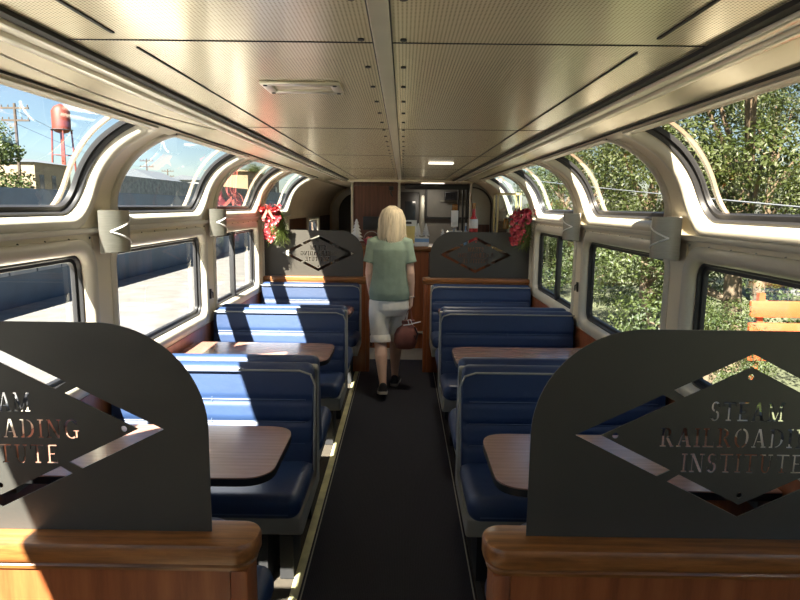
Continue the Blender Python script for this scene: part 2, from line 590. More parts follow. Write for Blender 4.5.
# ---- floor
f = MB()
f.box(-1.36, 1.36, Y_REAR, Y_END, -0.06, 0.0)
structure(f.build('floor', 'side_carpet'))
f = MB()
f.box(-0.382, 0.375, Y_REAR + 0.02, 6.50, 0.0005, 0.008, 0.003)
rn = tag(f.build('carpet_runner', 'runner_carpet'), 'long dark ribbed carpet runner down the middle of the aisle', 'carpet')
e = MB()
for x in (-0.374, 0.362):
    e.box(x, x + 0.006, Y_REAR + 0.02, 6.50, 0.0075, 0.0105, 0.001)
e.build('edge_binding', 'shell_grey', rn)
f = MB()
f.box(-0.423, -0.385, Y_REAR + 0.02, 6.50, 0.0005, 0.007, 0.002)
tag(f.build('aisle_strip', 'strip_yellow'), 'pale yellow strip along the left edge of the carpet runner', 'floor strip')
f = MB()
f.box(0.380, 0.405, Y_REAR + 0.02, 6.50, 0.0005, 0.006, 0.002)
tag(f.build('aisle_strip', 'toe_black'), 'dark strip along the right edge of the carpet runner', 'floor strip')
f = MB()
f.box(-1.31, 1.275, 6.505, Y_END, 0.0, 0.004)
tag(f.build('vinyl_flooring', 'shell_grey'), 'light grey vinyl flooring in front of the bar', 'flooring')

# ---- ceiling
CZ = 2.0
c = MB()
c.box(-0.70, 0.70, Y_REAR, 8.4, CZ, CZ + 0.03)
ceil = structure(c.build('ceiling', 'perforated'))
c = MB()
c.box(-1.36, 1.36, 8.4, Y_END, CZ - 0.02, CZ + 0.03)
c.build('rear_panel', 'beige_wall', ceil)
c = MB()                                                    # centre strip with its screws
c.box(-0.026, 0.012, Y_REAR, 8.4, CZ - 0.005, CZ, 0.002, 1)
c.build('centre_strip', 'rail_metal', ceil)
c = MB()
for k in range(50):
    y = -5.39 + k * 0.26
    for x in (-0.052, 0.038):
        c.lathe((x, y, CZ - 0.004), [(0.001, 0), (0.007, 0), (0.007, 0.004)], 8)
for y in [1.40 + 1.5 * k for k in range(-5, 5)]:
    c.box(-0.69, 0.69, y - 0.0025, y + 0.0025, CZ - 0.0015, CZ)
for sx in (-1, 1):
    c.box(sx * 0.565 - 0.004, sx * 0.565 + 0.004, -6.4, 1.34, CZ - 0.003, CZ)
    c.box(sx * 0.565 - 0.0025, sx * 0.565 + 0.0025, 1.46, 8.3, CZ - 0.003, CZ)
for x in (-0.0275, 0.0135):
    c.box(x - 0.0015, x + 0.0015, Y_REAR, 8.4, CZ - 0.003, CZ)
c.build('seams', 'dark_groove', ceil)

for sx, nm in ((-1, 'left'), (1, 'right')):
    # sloping cove panel from the window heads to the rails
    c = MB()
    P_ = [(0.99, 1.975), (1.02, 1.966), (1.025, 1.975), (0.98, 1.990), (0.80, 2.005), (0.70, 2.02), (0.70, 2.05), (1.05, 2.03), (1.06, 1.99)]
    rows = [[(sx * u, y, z) for u, z in [(1.035, 1.962), (1.00, 1.976), (0.94, 1.990), (0.86, 1.999), (0.79, 2.003)]] for y in [Y_REAR + (Y_END - Y_REAR) * k / 12 for k in range(13)]]
    rows = [[(p[0] - (sx * SHIFT[sx] * max(0, (abs(p[0]) - 0.79) / 0.245)), p[1], p[2]) for p in r] for r in rows]
    c.rings(rows, closed=False)
    cove = structure(c.build('trim_%d' % (3 if sx < 0 else 4), 'fascia', smooth=60))
    c = MB()                                               # riveted flange over the window heads
    rows = [[(sx * u, y, z) for u, z in [(1.030, 1.957), (1.010, 1.964), (0.995, 1.971), (0.985, 1.975)]] for y in (Y_REAR, Y_PLAIN)]
    rows = [[(p[0] - sx * SHIFT[sx], p[1], p[2]) for p in r] for r in rows]
    c.rings(rows, closed=False)
    c.build('flange', 'cream', cove, smooth=60)
    c = MB()
    for k in range(62):
        y = -6.55 + k * 0.225
        c.sphere((sx * (1.005 - SHIFT[sx]), y, 1.966), (0.006, 0.006, 0.004), 8, 5)
    c.box(sx * (0.984 - SHIFT[sx]) - 0.002, sx * (0.984 - SHIFT[sx]) + 0.002, Y_REAR, Y_PLAIN, 1.973, 1.980)
    c.build('screws', 'dark_groove', cove)
    # rails: a dark groove between rounded metal extrusions
    c = MB()
    def rail(u0, u1, z0, z1, bev=0.004):
        c.box(min(sx * u0, sx * u1), max(sx * u0, sx * u1), Y_REAR, 8.4, z0, z1, bev, 2)
    rail(0.716, 0.742, CZ - 0.020, CZ + 0.01, 0.007)
    rail(0.748, 0.768, CZ - 0.012, CZ + 0.01)
    rail(0.770, 0.800, CZ - 0.022, CZ + 0.01, 0.008)
    r_ = structure(c.build('trim_%d' % (5 if sx < 0 else 6), 'rail_metal'))
    c = MB()
    c.box(min(sx * 0.690, sx * 0.7155), max(sx * 0.690, sx * 0.7155), Y_REAR, 8.4, CZ - 0.010, CZ + 0.012)
    c.box(min(sx * 0.74, sx * 0.772), max(sx * 0.74, sx * 0.772), Y_REAR, 8.4, CZ - 0.007, CZ + 0.012)
    c.build('groove', 'dark_groove', r_)

c = MB()
c.tube([(-0.792 - 0.035 * sin(pi * k / 20), 0.9 + 1.9 * k / 20, CZ - 0.026 - 0.022 * sin(pi * k / 20)) for k in range(21)], 0.003, 6)
tag(c.build('loose_wire', 'rail_metal'), 'thin pale wire sagging below the left ceiling rail', 'wire')

v_ = thing('ceiling_vent', 'rectangular metal vent plate with four screws left of the ceiling centre strip', 'vent', (-0.26, 1.90, CZ))
c = MB()
c.box(-0.115, 0.115, -0.075, -0.045, -0.010, -0.001, 0.003); c.box(-0.115, 0.115, 0.045, 0.075, -0.010, -0.001, 0.003)
c.box(-0.115, -0.085, -0.046, 0.046, -0.010, -0.001, 0.003); c.box(0.085, 0.115, -0.046, 0.046, -0.010, -0.001, 0.003)
c.build('frame', 'rail_metal', v_)
c = MB(); c.box(-0.086, 0.086, -0.046, 0.046, -0.004, -0.001)
c.build('cover_plate', 'fascia', v_)
for x in (-0.1, 0.1):
    for y in (-0.06, 0.06):
        c = MB(); c.lathe((x, y, -0.0125), [(0.001, 0), (0.006, 0), (0.006, 0.004)], 8); c.build('screw', 'dark_groove', v_)
c = MB()
c.box(-0.10, 0.10, -0.035, 0.035, -0.012, -0.001, 0.004)
tag(c.build('ceiling_light', 'lamp_glow', loc=(0.34, 5.05, CZ)), 'small pale rectangular fitting on the far ceiling right of the centre strip', 'ceiling lamp')
def lamp(x, y, z, sx, sy, w):
    l = bpy.data.lights.new('lamp', 'AREA'); l.shape = 'RECTANGLE'; l.size = sx; l.size_y = sy; l.energy = w; l.color = (1.0, 0.90, 0.74)
    o = bpy.data.objects.new('lamp', l); C.objects.link(o); o.location = (x, y, z)
lamp(0.34, 5.05, CZ - 0.014, 0.19, 0.06, 1.0)
c = MB(); c.box(-0.16, 0.16, -0.05, 0.05, -0.02, -0.001, 0.004)  # invented fill lamp, brightens the galley from inside
tag(c.build('galley_fill', 'lamp_glow', loc=(0.45, 8.75, CZ - 0.02)), 'flat fill lamp added on the galley ceiling behind the bar', 'ceiling lamp')
lamp(0.45, 8.75, CZ - 0.043, 0.30, 0.09, 0.9)  # light of the added galley fill

# ---- unseen roof shell, added and shaped to cut sun on the right wall
r_ = MB()
r_.prism([(-1.09, 2.06), (1.108, 2.06), (1.08, 2.145), (0.7, 2.24), (0, 2.28), (-0.7, 2.24), (-1.06, 2.14)], 'y', Y_REAR, Y_END)
structure(r_.build('roof', 'steel', smooth=50))

# ---- ends of the car
b_ = MB()
b_.box(-1.36, 1.36, Y_REAR - 0.05, Y_REAR, 0, 2.05)
structure(b_.build('wall_rear', 'wood_panel'))

def cdt_plate(outline, holes, axis='y', t0=0.0, t1=0.05, mb=None):
    """flat plate with holes cut through; holes may overlap"""
    vs_, fs = [], []
    for poly in [outline] + holes:
        o = len(vs_)
        vs_ += [Vector(p) for p in poly]
        fs.append(list(range(o, len(vs_))))
    V, E, F, ov, oe, of = delaunay_2d_cdt(vs_, [], fs, 1, 1e-6)
    keep = [f for f, src in zip(F, of) if src == [0]]
    mb = mb or MB()
    def P(p, t):
        return {'x': (t, p[0], p[1]), 'y': (p[0], t, p[1]), 'z': (p[0], p[1], t)}[axis]
    n = len(V)
    faces = [tuple(f) for f in keep] + [tuple(i + n for i in reversed(f)) for f in keep]
    cnt = {}
    for f in keep:
        for i in range(len(f)):
            a, b2 = f[i], f[(i + 1) % len(f)]
            k = (min(a, b2), max(a, b2))
            cnt.setdefault(k, []).append((a, b2))
    for k, l in cnt.items():
        if len(l) == 1:
            a, b2 = l[0]
            faces.append((b2, a, a + n, b2 + n))
    mb.add([P(p, t0) for p in V] + [P(p, t1) for p in V], faces)
    return mb

# corridor end wall with a dark arched doorway
sect = [(-1.35, 0), (1.35, 0), (1.35, 1.60), (1.28, 1.78), (1.16, 1.92), (1.0, 1.99), (-1.0, 1.99), (-1.16, 1.92), (-1.28, 1.78), (-1.35, 1.60)]
def arch_poly(x0, x1, z0, z1, r):
    return [(x0, z0), (x1, z0), (x1, z1)] + [(x0 + r - r * sin(radians(90 * k / 10)), z1 - r + r * cos(radians(90 * k / 10))) for k in range(11)]
e = cdt_plate(sect, [arch_poly(-1.17, -0.72, 0.0, 1.90, 0.38)], 'y', Y_END - 0.02, Y_END + 0.05)
wf = structure(e.build('wall_front', 'beige_wall', smooth=0))
e = cdt_plate(arch_poly(-1.28, -0.70, 0.0, 1.96, 0.42), [arch_poly(-1.16, -0.60, -0.1, 1.89, 0.36)], 'y', Y_END - 0.06, Y_END - 0.021)
e.build('arch_trim', 'pole_cream', wf, smooth=30)
e = MB(); e.box(-1.30, -0.55, Y_END + 0.055, Y_END + 0.34, 0, 2.0)
structure(e.build('door_1', 'door_dark'))

# wood clad closet in the middle
e = MB()
e.box(-0.66, -0.035, 8.40, Y_END - 0.03, 0.0045, 1.975)
cl = tag(e.build('wood_closet', 'wood_closet'), 'tall reddish wood clad closet behind the left half of the bar', 'closet')
e = MB(); e.box(-0.50, -0.24, 8.385, 8.399, 1.33, 1.51, 0.003); e.build('hatch', 'black', cl)
e = MB()
e.box(-0.63, -0.06, 8.375, 8.399, 1.915, 1.955, 0.004); e.build('header', 'wood_dark', cl)
e = MB()
e.box(-0.15, -0.09, 8.36, 8.43, 1.86, 1.915, 0.006); e.tube([(-0.12, 8.37, 1.87), (-0.13, 8.35, 1.82), (-0.10, 8.35, 1.78)], 0.008, 6)
tag(e.build('wall_bracket', 'black'), 'small black bracket high on the wood closet', 'bracket')

# poles at the bar
for x, z0, lab in ((-0.645, 0.005, 'cream pole beside the wood closet, left of the bar'),
                   (-0.015, 0.005, 'cream pole between the wood closet and the dark galley'),
                   (0.945, 0.005, 'cream pole at the right end of the dark galley opening')):
    e = MB(); e.lathe((0, 0, 0), [(0.001, 0), (0.03, 0), (0.03, 0.01), (0.017, 0.02), (0.017, CZ - 0.045 - z0), (0.03, CZ - 0.03 - z0), (0.001, CZ - 0.025 - z0)], 14)
    tag(e.build('pole', 'pole_cream', loc=(x, 8.36, z0)), lab, 'pole', 'poles behind the bar')
e = MB(); e.box(-0.70, 0.98, 8.33, 8.40, CZ - 0.03, CZ - 0.001, 0.004)
structure(e.build('trim_7', 'cream'))

# galley
e = MB()
e.box(-0.034, 1.31, 9.40, 9.44, 0, 1.97)
gw = structure(e.build('wall_galley', 'galley_grey'))
gd = thing('galley_door', 'black door with a dark window in the galley behind the bar', 'door', (0.14, 9.37, 0.005))
e = MB(); e.box(-0.14, 0.14, -0.02, 0.02, 0, 1.86, 0.006); e.build('leaf', 'door_dark', gd)
e = MB(); e.box(-0.075, 0.085, -0.027, -0.021, 1.25, 1.72, 0.002); e.build('pane', 'window_dark', gd)
e = MB(); e.box(0.285, 0.36, 9.34, 9.399, 0.5, 1.82, 0.004)
tag(e.build('steel_panel', 'steel'), 'narrow tall steel panel right of the black galley door', 'panel')
ph = thing('galley_hatch', 'black framed serving hatch with steel back in the galley', 'hatch', (0.70, 9.38, 1.5))
e = cdt_plate(rrect(0, 0.23, 0.33, 0.26, 0.03), [rrect(0, 0.23, 0.30, 0.23, 0.025)], 'y', -0.06, 0.01); e.build('frame', 'black', ph)
e = MB(); e.box(-0.30, 0.30, -0.004, 0.012, 0.0, 0.46); e.build('back_panel', 'galley_grey', ph)
e = MB(); e.box(-0.10, 0.30, -0.05, -0.005, 0.23, 0.245); e.build('shelf', 'steel', ph)
e = MB(); e.box(-0.11, 0.11, -0.07, 0.07, 0.0, 0.13, 0.008)
mw = tag(e.build('microwave', 'black', loc=(0.76, 9.28, 1.746)), 'small black box on the shelf of the galley hatch', 'appliance')
e = MB(); e.box(-0.095, 0.05, -0.074, -0.071, 0.02, 0.11); e.build('screen', 'screen', mw)
e = MB(); e.box(0.06, 0.94, 8.42, 8.50, 1.88, 1.955, 0.01)
structure(e.build('trim_8', 'black'))
for x in (0.80, 0.86, 0.91):
    e = MB(); e.tube([(x, 8.55, 1.2), (x, 8.55, 1.95)], 0.014, 8)
    tag(e.build('galley_pipe', 'black', loc=(0, 0, 0)), 'dark vertical pipe beside the pole at the right of the galley', 'pipe', 'dark pipes in the galley')
# steel bulkhead panel with dark arch right of the galley
e = cdt_plate([(0.965, 0), (1.34, 0), (1.34, 1.60), (1.27, 1.78), (1.16, 1.91), (1.0, 1.985), (0.965, 1.985)], [], 'y', 8.40, 8.44)
bp = structure(e.build('wall_bulkhead', 'steel', smooth=0))
def arch_r(x0, x1, z0, z1, r):
    return [(x0, z0), (x1, z0)] + [(x1 - r + r * cos(radians(90 * k / 10)), z1 - r + r * sin(radians(90 * k / 10))) for k in range(11)] + [(x0, z1)]
e = cdt_plate(arch_r(0.966, 1.235, 0.0, 1.92, 0.26), [arch_r(0.90, 1.215, -0.1, 1.90, 0.245)], 'y', 8.375, 8.399)
e.build('arch_trim', 'black', bp)
e = MB(); e.box(0.98, 1.21, 8.385, 8.399, 0.0, 1.42); e.build('lower_panel', 'wood_dark', bp)

# ------------------------------------------------------------------ sign boards
def A_(cx, cy, rx, ry, a0, a1, t0, t1, n=14):
    """arc stroke, thickness t0 where horizontal, t1 where vertical"""
    out, inn = [], []
    for k in range(n + 1):
        a = radians(a0 + (a1 - a0) * k / n)
        t = t0 + (t1 - t0) * abs(cos(a)) ** 1.5
        out.append((cx + rx * cos(a), cy + ry * sin(a)))
        inn.append((cx + (rx - t) * cos(a), cy + (ry - min(t, t0 + 0.02)) * sin(a)))
    return out + inn[::-1]
def R_(x0, y0, x1, y1): return [(x0, y0), (x1, y0), (x1, y1), (x0, y1)]
def D_(xa, ya, xb, yb, w): return [(xa - w / 2, ya), (xa + w / 2, ya), (xb + w / 2, yb), (xb - w / 2, yb)]
SE, ST, TH = 0.085, 0.185, 0.10
LET = {
 'I': (0.36, [R_(0, 0, .36, SE), R_(0, 1 - SE, .36, 1), R_(.105, 0, .255, 1)]),
 'T': (0.80, [R_(0, 1 - SE, .8, 1), R_(0, .74, .05, 1), R_(.75, .74, .8, 1), R_(.325, 0, .475, 1), R_(.21, 0, .59, SE)]),
 'E': (0.72, [R_(.1, 0, .25, 1), R_(0, 1 - SE, .66, 1), R_(.61, .76, .66, 1), R_(.25, .47, .5, .535), R_(.46, .38, .51, .63), R_(0, 0, .69, SE), R_(.64, 0, .69, .27)]),
 'L': (0.68, [R_(.1, 0, .25, 1), R_(0, 1 - SE, .36, 1), R_(0, 0, .65, SE), R_(.60, 0, .65, .28)]),
 'A': (0.86, [D_(.13, 0, .40, 1, TH), D_(.70, 0, .44, 1, ST), R_(.30, .29, .60, .35), R_(0, 0, .28, SE), R_(.54, 0, .86, SE)]),
 'M': (1.06, [R_(.11, 0, .18, 1), R_(.80, 0, .95, 1), D_(.51, 0, .15, 1, ST * .9), D_(.51, 0, .86, 1, TH), R_(0, 0, .3, SE), R_(.70, 0, 1.06, SE), R_(0, 1 - SE, .2, 1), R_(.84, 1 - SE, 1.06, 1)]),
 'N': (0.88, [R_(.11, 0, .18, 1), R_(.70, 0, .77, 1), D_(.70, 0, .16, 1, ST), R_(0, 0, .30, SE), R_(0, 1 - SE, .2, 1), R_(.58, 1 - SE, .88, 1)]),
 'R': (0.80, [R_(.1, 0, .25, 1), R_(0, 0, .36, SE), R_(0, 1 - SE, .22, 1), A_(.34, .735, .30, .265, -84, 90, SE, ST), R_(.30, 1 - SE, .34, 1), D_(.69, 0, .42, .47, ST * .9), R_(.58, 0, .80, SE)]),
 'O': (0.88, [A_(.44, .5, .42, .52, 96, 264, SE, ST), A_(.44, .5, .42, .52, -84, 84, SE, ST)]),
 'D': (0.86, [R_(.1, 0, .25, 1), R_(0, 0, .25, SE), R_(0, 1 - SE, .25, 1), A_(.36, .5, .46, .50, -88, 88, SE, ST), R_(.31, 1 - SE, .37, 1), R_(.31, 0, .37, SE)]),
 'G': (0.90, [A_(.44, .5, .42, .52, 42, 300, SE, ST), R_(.64, .04, .78, .42), R_(.52, .38, .88, .44), R_(.72, .70, .77, .95)]),
 'U': (0.86, [R_(.12, .32, .27, 1), R_(.62, .32, .69, 1), A_(.405, .34, .285, .36, 180, 360, SE, ST * .8), R_(0, 1 - SE, .38, 1), R_(.50, 1 - SE, .82, 1)]),
 'S': (0.64, [A_(.31, .745, .26, .27, 40, 265, SE, ST * .85), A_(.31, .262, .29, .28, -150, 85, SE, ST * .95), R_(.50, .70, .55, .97), R_(.02, .04, .07, .32)]),
}
def text_polys(txt, cx, z, h, track=0.10, width=None):
    wd = sum(LET[c_][0] for c_ in txt) + track * (len(txt) - 1)
    sx = (width / wd) if width else h
    x = cx - wd * sx / 2
    out = []
    for c_ in txt:
        for poly in LET[c_][1]:
            out.append([(x + p[0] * sx, z + p[1] * h) for p in poly])
        x += (LET[c_][0] + track) * sx
    return out

BW, BH = 0.970, 0.45        # board size
def sign_board(aisle):
    """local frame: x across, z up from the cap; reads correctly from -y; aisle: +1 if the rounded corner is at +x"""
    R = 0.225
    hw = BW / 2
    out = [(-hw, 0), (hw, 0)]
    out += [(hw - R + R * cos(radians(90 * k / 20)), BH - R + R * sin(radians(90 * k / 20))) for k in range(21)]
    out += [(-hw + 0.02, BH), (-hw, BH - 0.02)]
    out = [(p[0] * aisle, p[1]) for p in out]
    if aisle < 0: out = out[::-1]
    cz = 0.226
    cx = aisle * (BW / 2 - 0.443)
    ow, oh, iw, ih = 0.351, 0.1765, 0.297, 0.149
    holes = []
    gap = 0.024
    L = sqrt(ow * ow + oh * oh)
    # left and right chevrons, top and bottom chevrons
    f = 0.53; g_ = gap / L / 2
    for sx in (-1, 1):
        q = []
        for (a, b2) in ((ow, oh), (iw, ih)):
            k = f - g_
            q.append([(cx + sx * a * (1 - k), cz + b2 * k), (cx + sx * a, cz), (cx + sx * a * (1 - k), cz - b2 * k)])
        holes.append(q[0] + q[1][::-1])
    for sz in (-1, 1):
        q = []
        for (a, b2) in ((ow, oh), (iw, ih)):
            k = f + g_
            q.append([(cx - a * (1 - k), cz + sz * b2 * k), (cx, cz + sz * b2), (cx + a * (1 - k), cz + sz * b2 * k)])
        holes.append(q[0] + q[1][::-1])
    for hx, hz in ((-0.268, 0), (0.268, 0), (0, 0.128), (0, -0.128)):
        holes.append([(cx + hx + 0.0065 * cos(2 * pi * k / 12), cz + hz + 0.0065 * sin(2 * pi * k / 12)) for k in range(12)])
    ch = 0.041
    holes += text_polys('STEAM', cx, cz + 0.034, ch, 0.14, 0.152)
    holes += text_polys('RAILROADING', cx, cz - 0.023, ch, 0.14, 0.350)
    holes += text_polys('INSTITUTE', cx, cz - 0.078, ch, 0.14, 0.254)
    def ccw(p):
        a = sum(p[i][0] * p[(i + 1) % len(p)][1] - p[(i + 1) % len(p)][0] * p[i][1] for i in range(len(p)))
        return p if a > 0 else p[::-1]
    return cdt_plate(ccw(out), [ccw(h_) for h_ in holes], 'y', -0.0015, 0.0015)

FY = 1.165                    # front face of the near half walls
LX0, RX1 = -1.32, 1.285
CAPZ = 0.96
bl = sign_board(1).build('sign_panel', 'black_metal', loc=(-0.357 - BW / 2, FY + 0.055, CAPZ + 0.0005), smooth=25)
tag(bl, 'black metal panel with cut-out lettering in a diamond, nearest on the left', 'sign panel', 'black cut-out panels on the half walls')
br = sign_board(-1).build('sign_panel', 'black_metal', loc=(0.312 + BW / 2, FY + 0.055, CAPZ + 0.0005), smooth=25)
tag(br, 'black metal panel with cut-out lettering in a diamond, nearest on the right', 'sign panel', 'black cut-out panels on the half walls')
FARY = 6.03
copy_thing(br, (-0.345 - BW / 2, FARY, CAPZ + 0.0005), pi, 'black cut-out panel with reversed lettering on the far left half wall')
copy_thing(bl, (0.313 + BW / 2, FARY, CAPZ + 0.0005), pi, 'black cut-out panel with reversed lettering on the far right half wall')

def half_wall(x0, x1, aisle, yf, label):
    """x0..x1 span; aisle +1 when the aisle end is x1; yf front face"""
    t = thing('half_wall', label, 'half wall', ((x0 + x1) / 2, yf + 0.055, 0.0), 0, 'wooden half walls with rounded caps')
    hw = (x1 - x0) / 2
    # cap with rounded aisle end
    r = 0.045
    e = MB()
    pl = [(-hw * aisle, -0.055), (hw * aisle - r * aisle, -0.055)] + [(aisle * (hw - r + r * sin(radians(90 * k / 8))), -0.055 + r - r * cos(radians(90 * k / 8))) for k in range(1, 9)]
    pl += [(aisle * (hw - r + r * cos(radians(90 * k / 8))), 0.055 - r + r * sin(radians(90 * k / 8))) for k in range(9)] + [(-hw * aisle, 0.055)]
    def sc(pl, d): return [(p[0] * (1 - d / hw), p[1] * (1 - d / 0.055)) for p in pl]
    lay = [(0.011, CAPZ - 0.048), (0.003, CAPZ - 0.045), (0.0, CAPZ - 0.038), (0.0, CAPZ - 0.010), (0.003, CAPZ - 0.003), (0.010, CAPZ)]
    e.rings([[(p[0], p[1], z) for p in sc(pl, d)] for d, z in lay])
    e.build('cap', 'wood_cap', t, smooth=30)
    e = MB()
    lay = [(0.016, CAPZ - 0.066), (0.008, CAPZ - 0.062), (0.006, CAPZ - 0.054), (0.010, CAPZ - 0.0485)]
    e.rings([[(p[0], p[1], z) for p in sc(pl, d)] for d, z in lay])
    e.build('moulding', 'wood_cap', t, smooth=30)
    e = MB(); e.box(-hw, hw - 0.055 if aisle > 0 else hw, -0.040, 0.040, 0.006, CAPZ - 0.065) if aisle > 0 else e.box(-hw + 0.055, hw, -0.040, 0.040, 0.006, CAPZ - 0.065)
    e.build('panel', 'wood_panel', t)
    e = MB(); a = aisle * (hw - 0.054); b2 = aisle * (hw - 0.018)
    e.box(min(a, b2), max(a, b2), -0.043, 0.043, 0.006, CAPZ - 0.065, 0.004)
    e.build('end_post', 'wood_panel', t)
    return t
half_wall(LX0, -0.255, 1, FY, 'wooden half wall with rounded cap under the nearest left sign panel')
half_wall(0.220, RX1, -1, FY - 0.003, 'wooden half wall with rounded cap under the nearest right sign panel')
half_wall(LX0, -0.262, 1, FARY - 0.055, 'wooden half wall at the far end, left of the walking woman')
half_wall(0.235, RX1, -1, FARY - 0.055, 'wooden half wall at the far end, right of the walking woman')

# ------------------------------------------------------------------ benches
def round_profile(pts, r, n=4):
    """round the corners of a closed 2D polygon; r may be a list"""
    out = []
    N = len(pts)
    for i in range(N):
        p = Vector(pts[i]); a = Vector(pts[i - 1]); b2 = Vector(pts[(i + 1) % N])
        rr = r[i] if hasattr(r, '__len__') else r
        da = (a - p); db = (b2 - p)
        d = min(rr, da.length * 0.49, db.length * 0.49)
        p0 = p + da.normalized() * d; p1 = p + db.normalized() * d
        for k in range(n + 1):
            t = k / n
            out.append(tuple((1 - t) ** 2 * p0 + 2 * t * (1 - t) * p + t * t * p1))
    return out

def soft_extrude(mb, poly, x0, x1, r, n=5):
    """extrude a (y,z) profile along x with rounded ends"""
    cy = sum(p[0] for p in poly) / len(poly); cz = sum(p[1] for p in poly) / len(poly)
    ey = max(abs(p[0] - cy) for p in poly); ez = max(abs(p[1] - cz) for p in poly)
    st = []
    for k in range(n + 1):
        a = radians(90 * k / n)
        st.append((x0 + r * (1 - sin(a)), r * (1 - cos(a))))
    st = [(x0 + r * (1 - cos(radians(90 * k / n))), r * (1 - sin(radians(90 * k / n)))) for k in range(n + 1)]
    st += [(x1 - (x - x0), d) for x, d in reversed(st)]
    mb.rings([[(x, cy + (p[0] - cy) * (1 - d / ey), cz + (p[1] - cz) * (1 - d / ez)) for p in poly] for x, d in st])

def make_bench(x0, x1, aisle, label, away=False):
    """seat faces -y; back plane at y=0; base at z=0; origin at mid width"""
    L = (x1 - x0) / 2
    t = thing('booth_bench', label, 'bench', ((x0 + x1) / 2, 0, 0.0), 0, 'navy booth benches')
    e = MB()       # grey moulded shell
    pr = round_profile([(-0.53, 0.305), (-0.555, 0.405), (-0.10, 0.37), (-0.045, 0.90), (0.0, 0.90), (0.0, 0.305)], [0.02, 0.02, 0.05, 0.02, 0.02, 0.02])
    ls = L - 0.03 if away else L
    if away: pr = [(p[0], min(p[1], 0.84)) for p in pr]
    soft_extrude(e, pr, -ls, ls, 0.012, 3)
    e.build('shell', 'shell_grey', t, smooth=40)
    e = MB()
    e.box(-L + (0.17 if aisle < 0 else 0.02), L - (0.17 if aisle > 0 else 0.02), -0.42, -0.05, 0.004, 0.31)
    e.box(min(aisle * (L - 0.13), aisle * (L - 0.07)), max(aisle * (L - 0.13), aisle * (L - 0.07)), -0.36, -0.16, 0.004, 0.31)
    e.build('plinth', 'toe_black', t)
    e = MB()       # seat cushion
    pr = round_profile([(-0.580, 0.398), (-0.580, 0.500), (-0.12, 0.475), (-0.11, 0.385)], [0.03, 0.055, 0.04, 0.02], 6)
    soft_extrude(e, pr, -L + 0.004, L - 0.004, 0.05, 6)
    seat = e.build('seat_cushion', 'navy_vinyl', t, smooth=60)
    e = MB()
    e.tube([(-L + 0.05, -0.578, 0.422), (L - 0.05, -0.578, 0.422)], 0.004, 6)
    e.build('piping', 'seam_thread', seat)
    e = MB()       # backrest with shallow channels
    z0, z1 = 0.425, 0.885
    front = []
    n = 28
    for k in range(n + 1):
        z = z0 + (z1 - z0) * k / n
        y = -0.185 + 0.075 * (z - z0) / (z1 - z0)
        ph = [abs(z - zz) for zz in (0.555, 0.655, 0.755)]
        y += 0.010 * max(0, 1 - min(ph) / 0.016)
        front.append((y, z))
    top = [(-0.098, 0.905), (-0.075, 0.917), (-0.050, 0.915), (-0.035, 0.905)]
    pr = front + top + [(-0.030, 0.885), (-0.045, 0.425)]
    soft_extrude(e, pr, -L + 0.012, L - 0.012, 0.035, 6)
    back = e.build('backrest', 'navy_vinyl', t, smooth=60)
    e = MB()
    for zz in (0.555, 0.655, 0.755):
        y = -0.185 + 0.075 * (zz - z0) / (z1 - z0) + 0.004
        e.tube([(-L + 0.045, y, zz), (L - 0.045, y, zz)], 0.0032, 6)
    e.tube([(0, -0.181 + 0.075 * (z - z0) / (z1 - z0), z) for z in (0.46, 0.56, 0.66, 0.76, 0.88)], 0.0032, 6)
    e.build('stitching', 'seam_thread', back)
    e = MB()       # bright trim along the top and aisle edge of the shell
    xa = aisle * (L - 0.001)
    e.tube([(-aisle * L * 0.98, -0.128, 0.895), (xa - aisle * 0.07, -0.128, 0.895), (xa - aisle * 0.02, -0.128, 0.878), (xa, -0.130, 0.83), (xa, -0.185, 0.44)], 0.005, 8)
    if not away: e.build('edge_trim', 'shell_grey', t)
    return t
LBX, RBX = (-1.315, -0.355), (0.315, 1.28)
ords = ['first', 'second', 'third']
BACKS = [2.885, 4.445, 6.005]
bl0 = make_bench(*LBX, 1, '')
br0 = make_bench(*RBX, -1, '')
used = set()
def put(src, x, y, rz, label):
    if src.name not in used:
        used.add(src.name)
        src.location = (x, y, 0); src.rotation_euler = (0, 0, rz); src['label'] = label
        return src
    return copy_thing(src, (x, y, 0), rz, label)
mats_x = {'left': (sum(LBX) / 2, bl0, br0), 'right': (sum(RBX) / 2, br0, bl0)}
blb = make_bench(LBX[0], LBX[1], -1, '', True)          # turned round, its aisle end is the other one
brb = make_bench(RBX[0], RBX[1], 1, '', True)
backs = {'left': blb, 'right': brb}
fronts = {'left': bl0, 'right': br0}
dist = {'first': 'nearest', 'second': 'middle', 'third': 'farthest'}
for sd in ('left', 'right'):
    x = mats_x[sd][0]
    for i, o in enumerate(ords):
        put(fronts[sd], x, BACKS[i] - 0.006 - (0.062 if i == 2 else 0), 0, 'navy vinyl bench facing the camera in the %s booth on the %s' % (dist[o], sd))
        yb = (FY + 0.118) if i == 0 else BACKS[i - 1] + 0.006
        put(backs[sd], x, yb, pi, 'navy vinyl bench turned away from the camera in the %s booth on the %s' % (dist[o], sd))

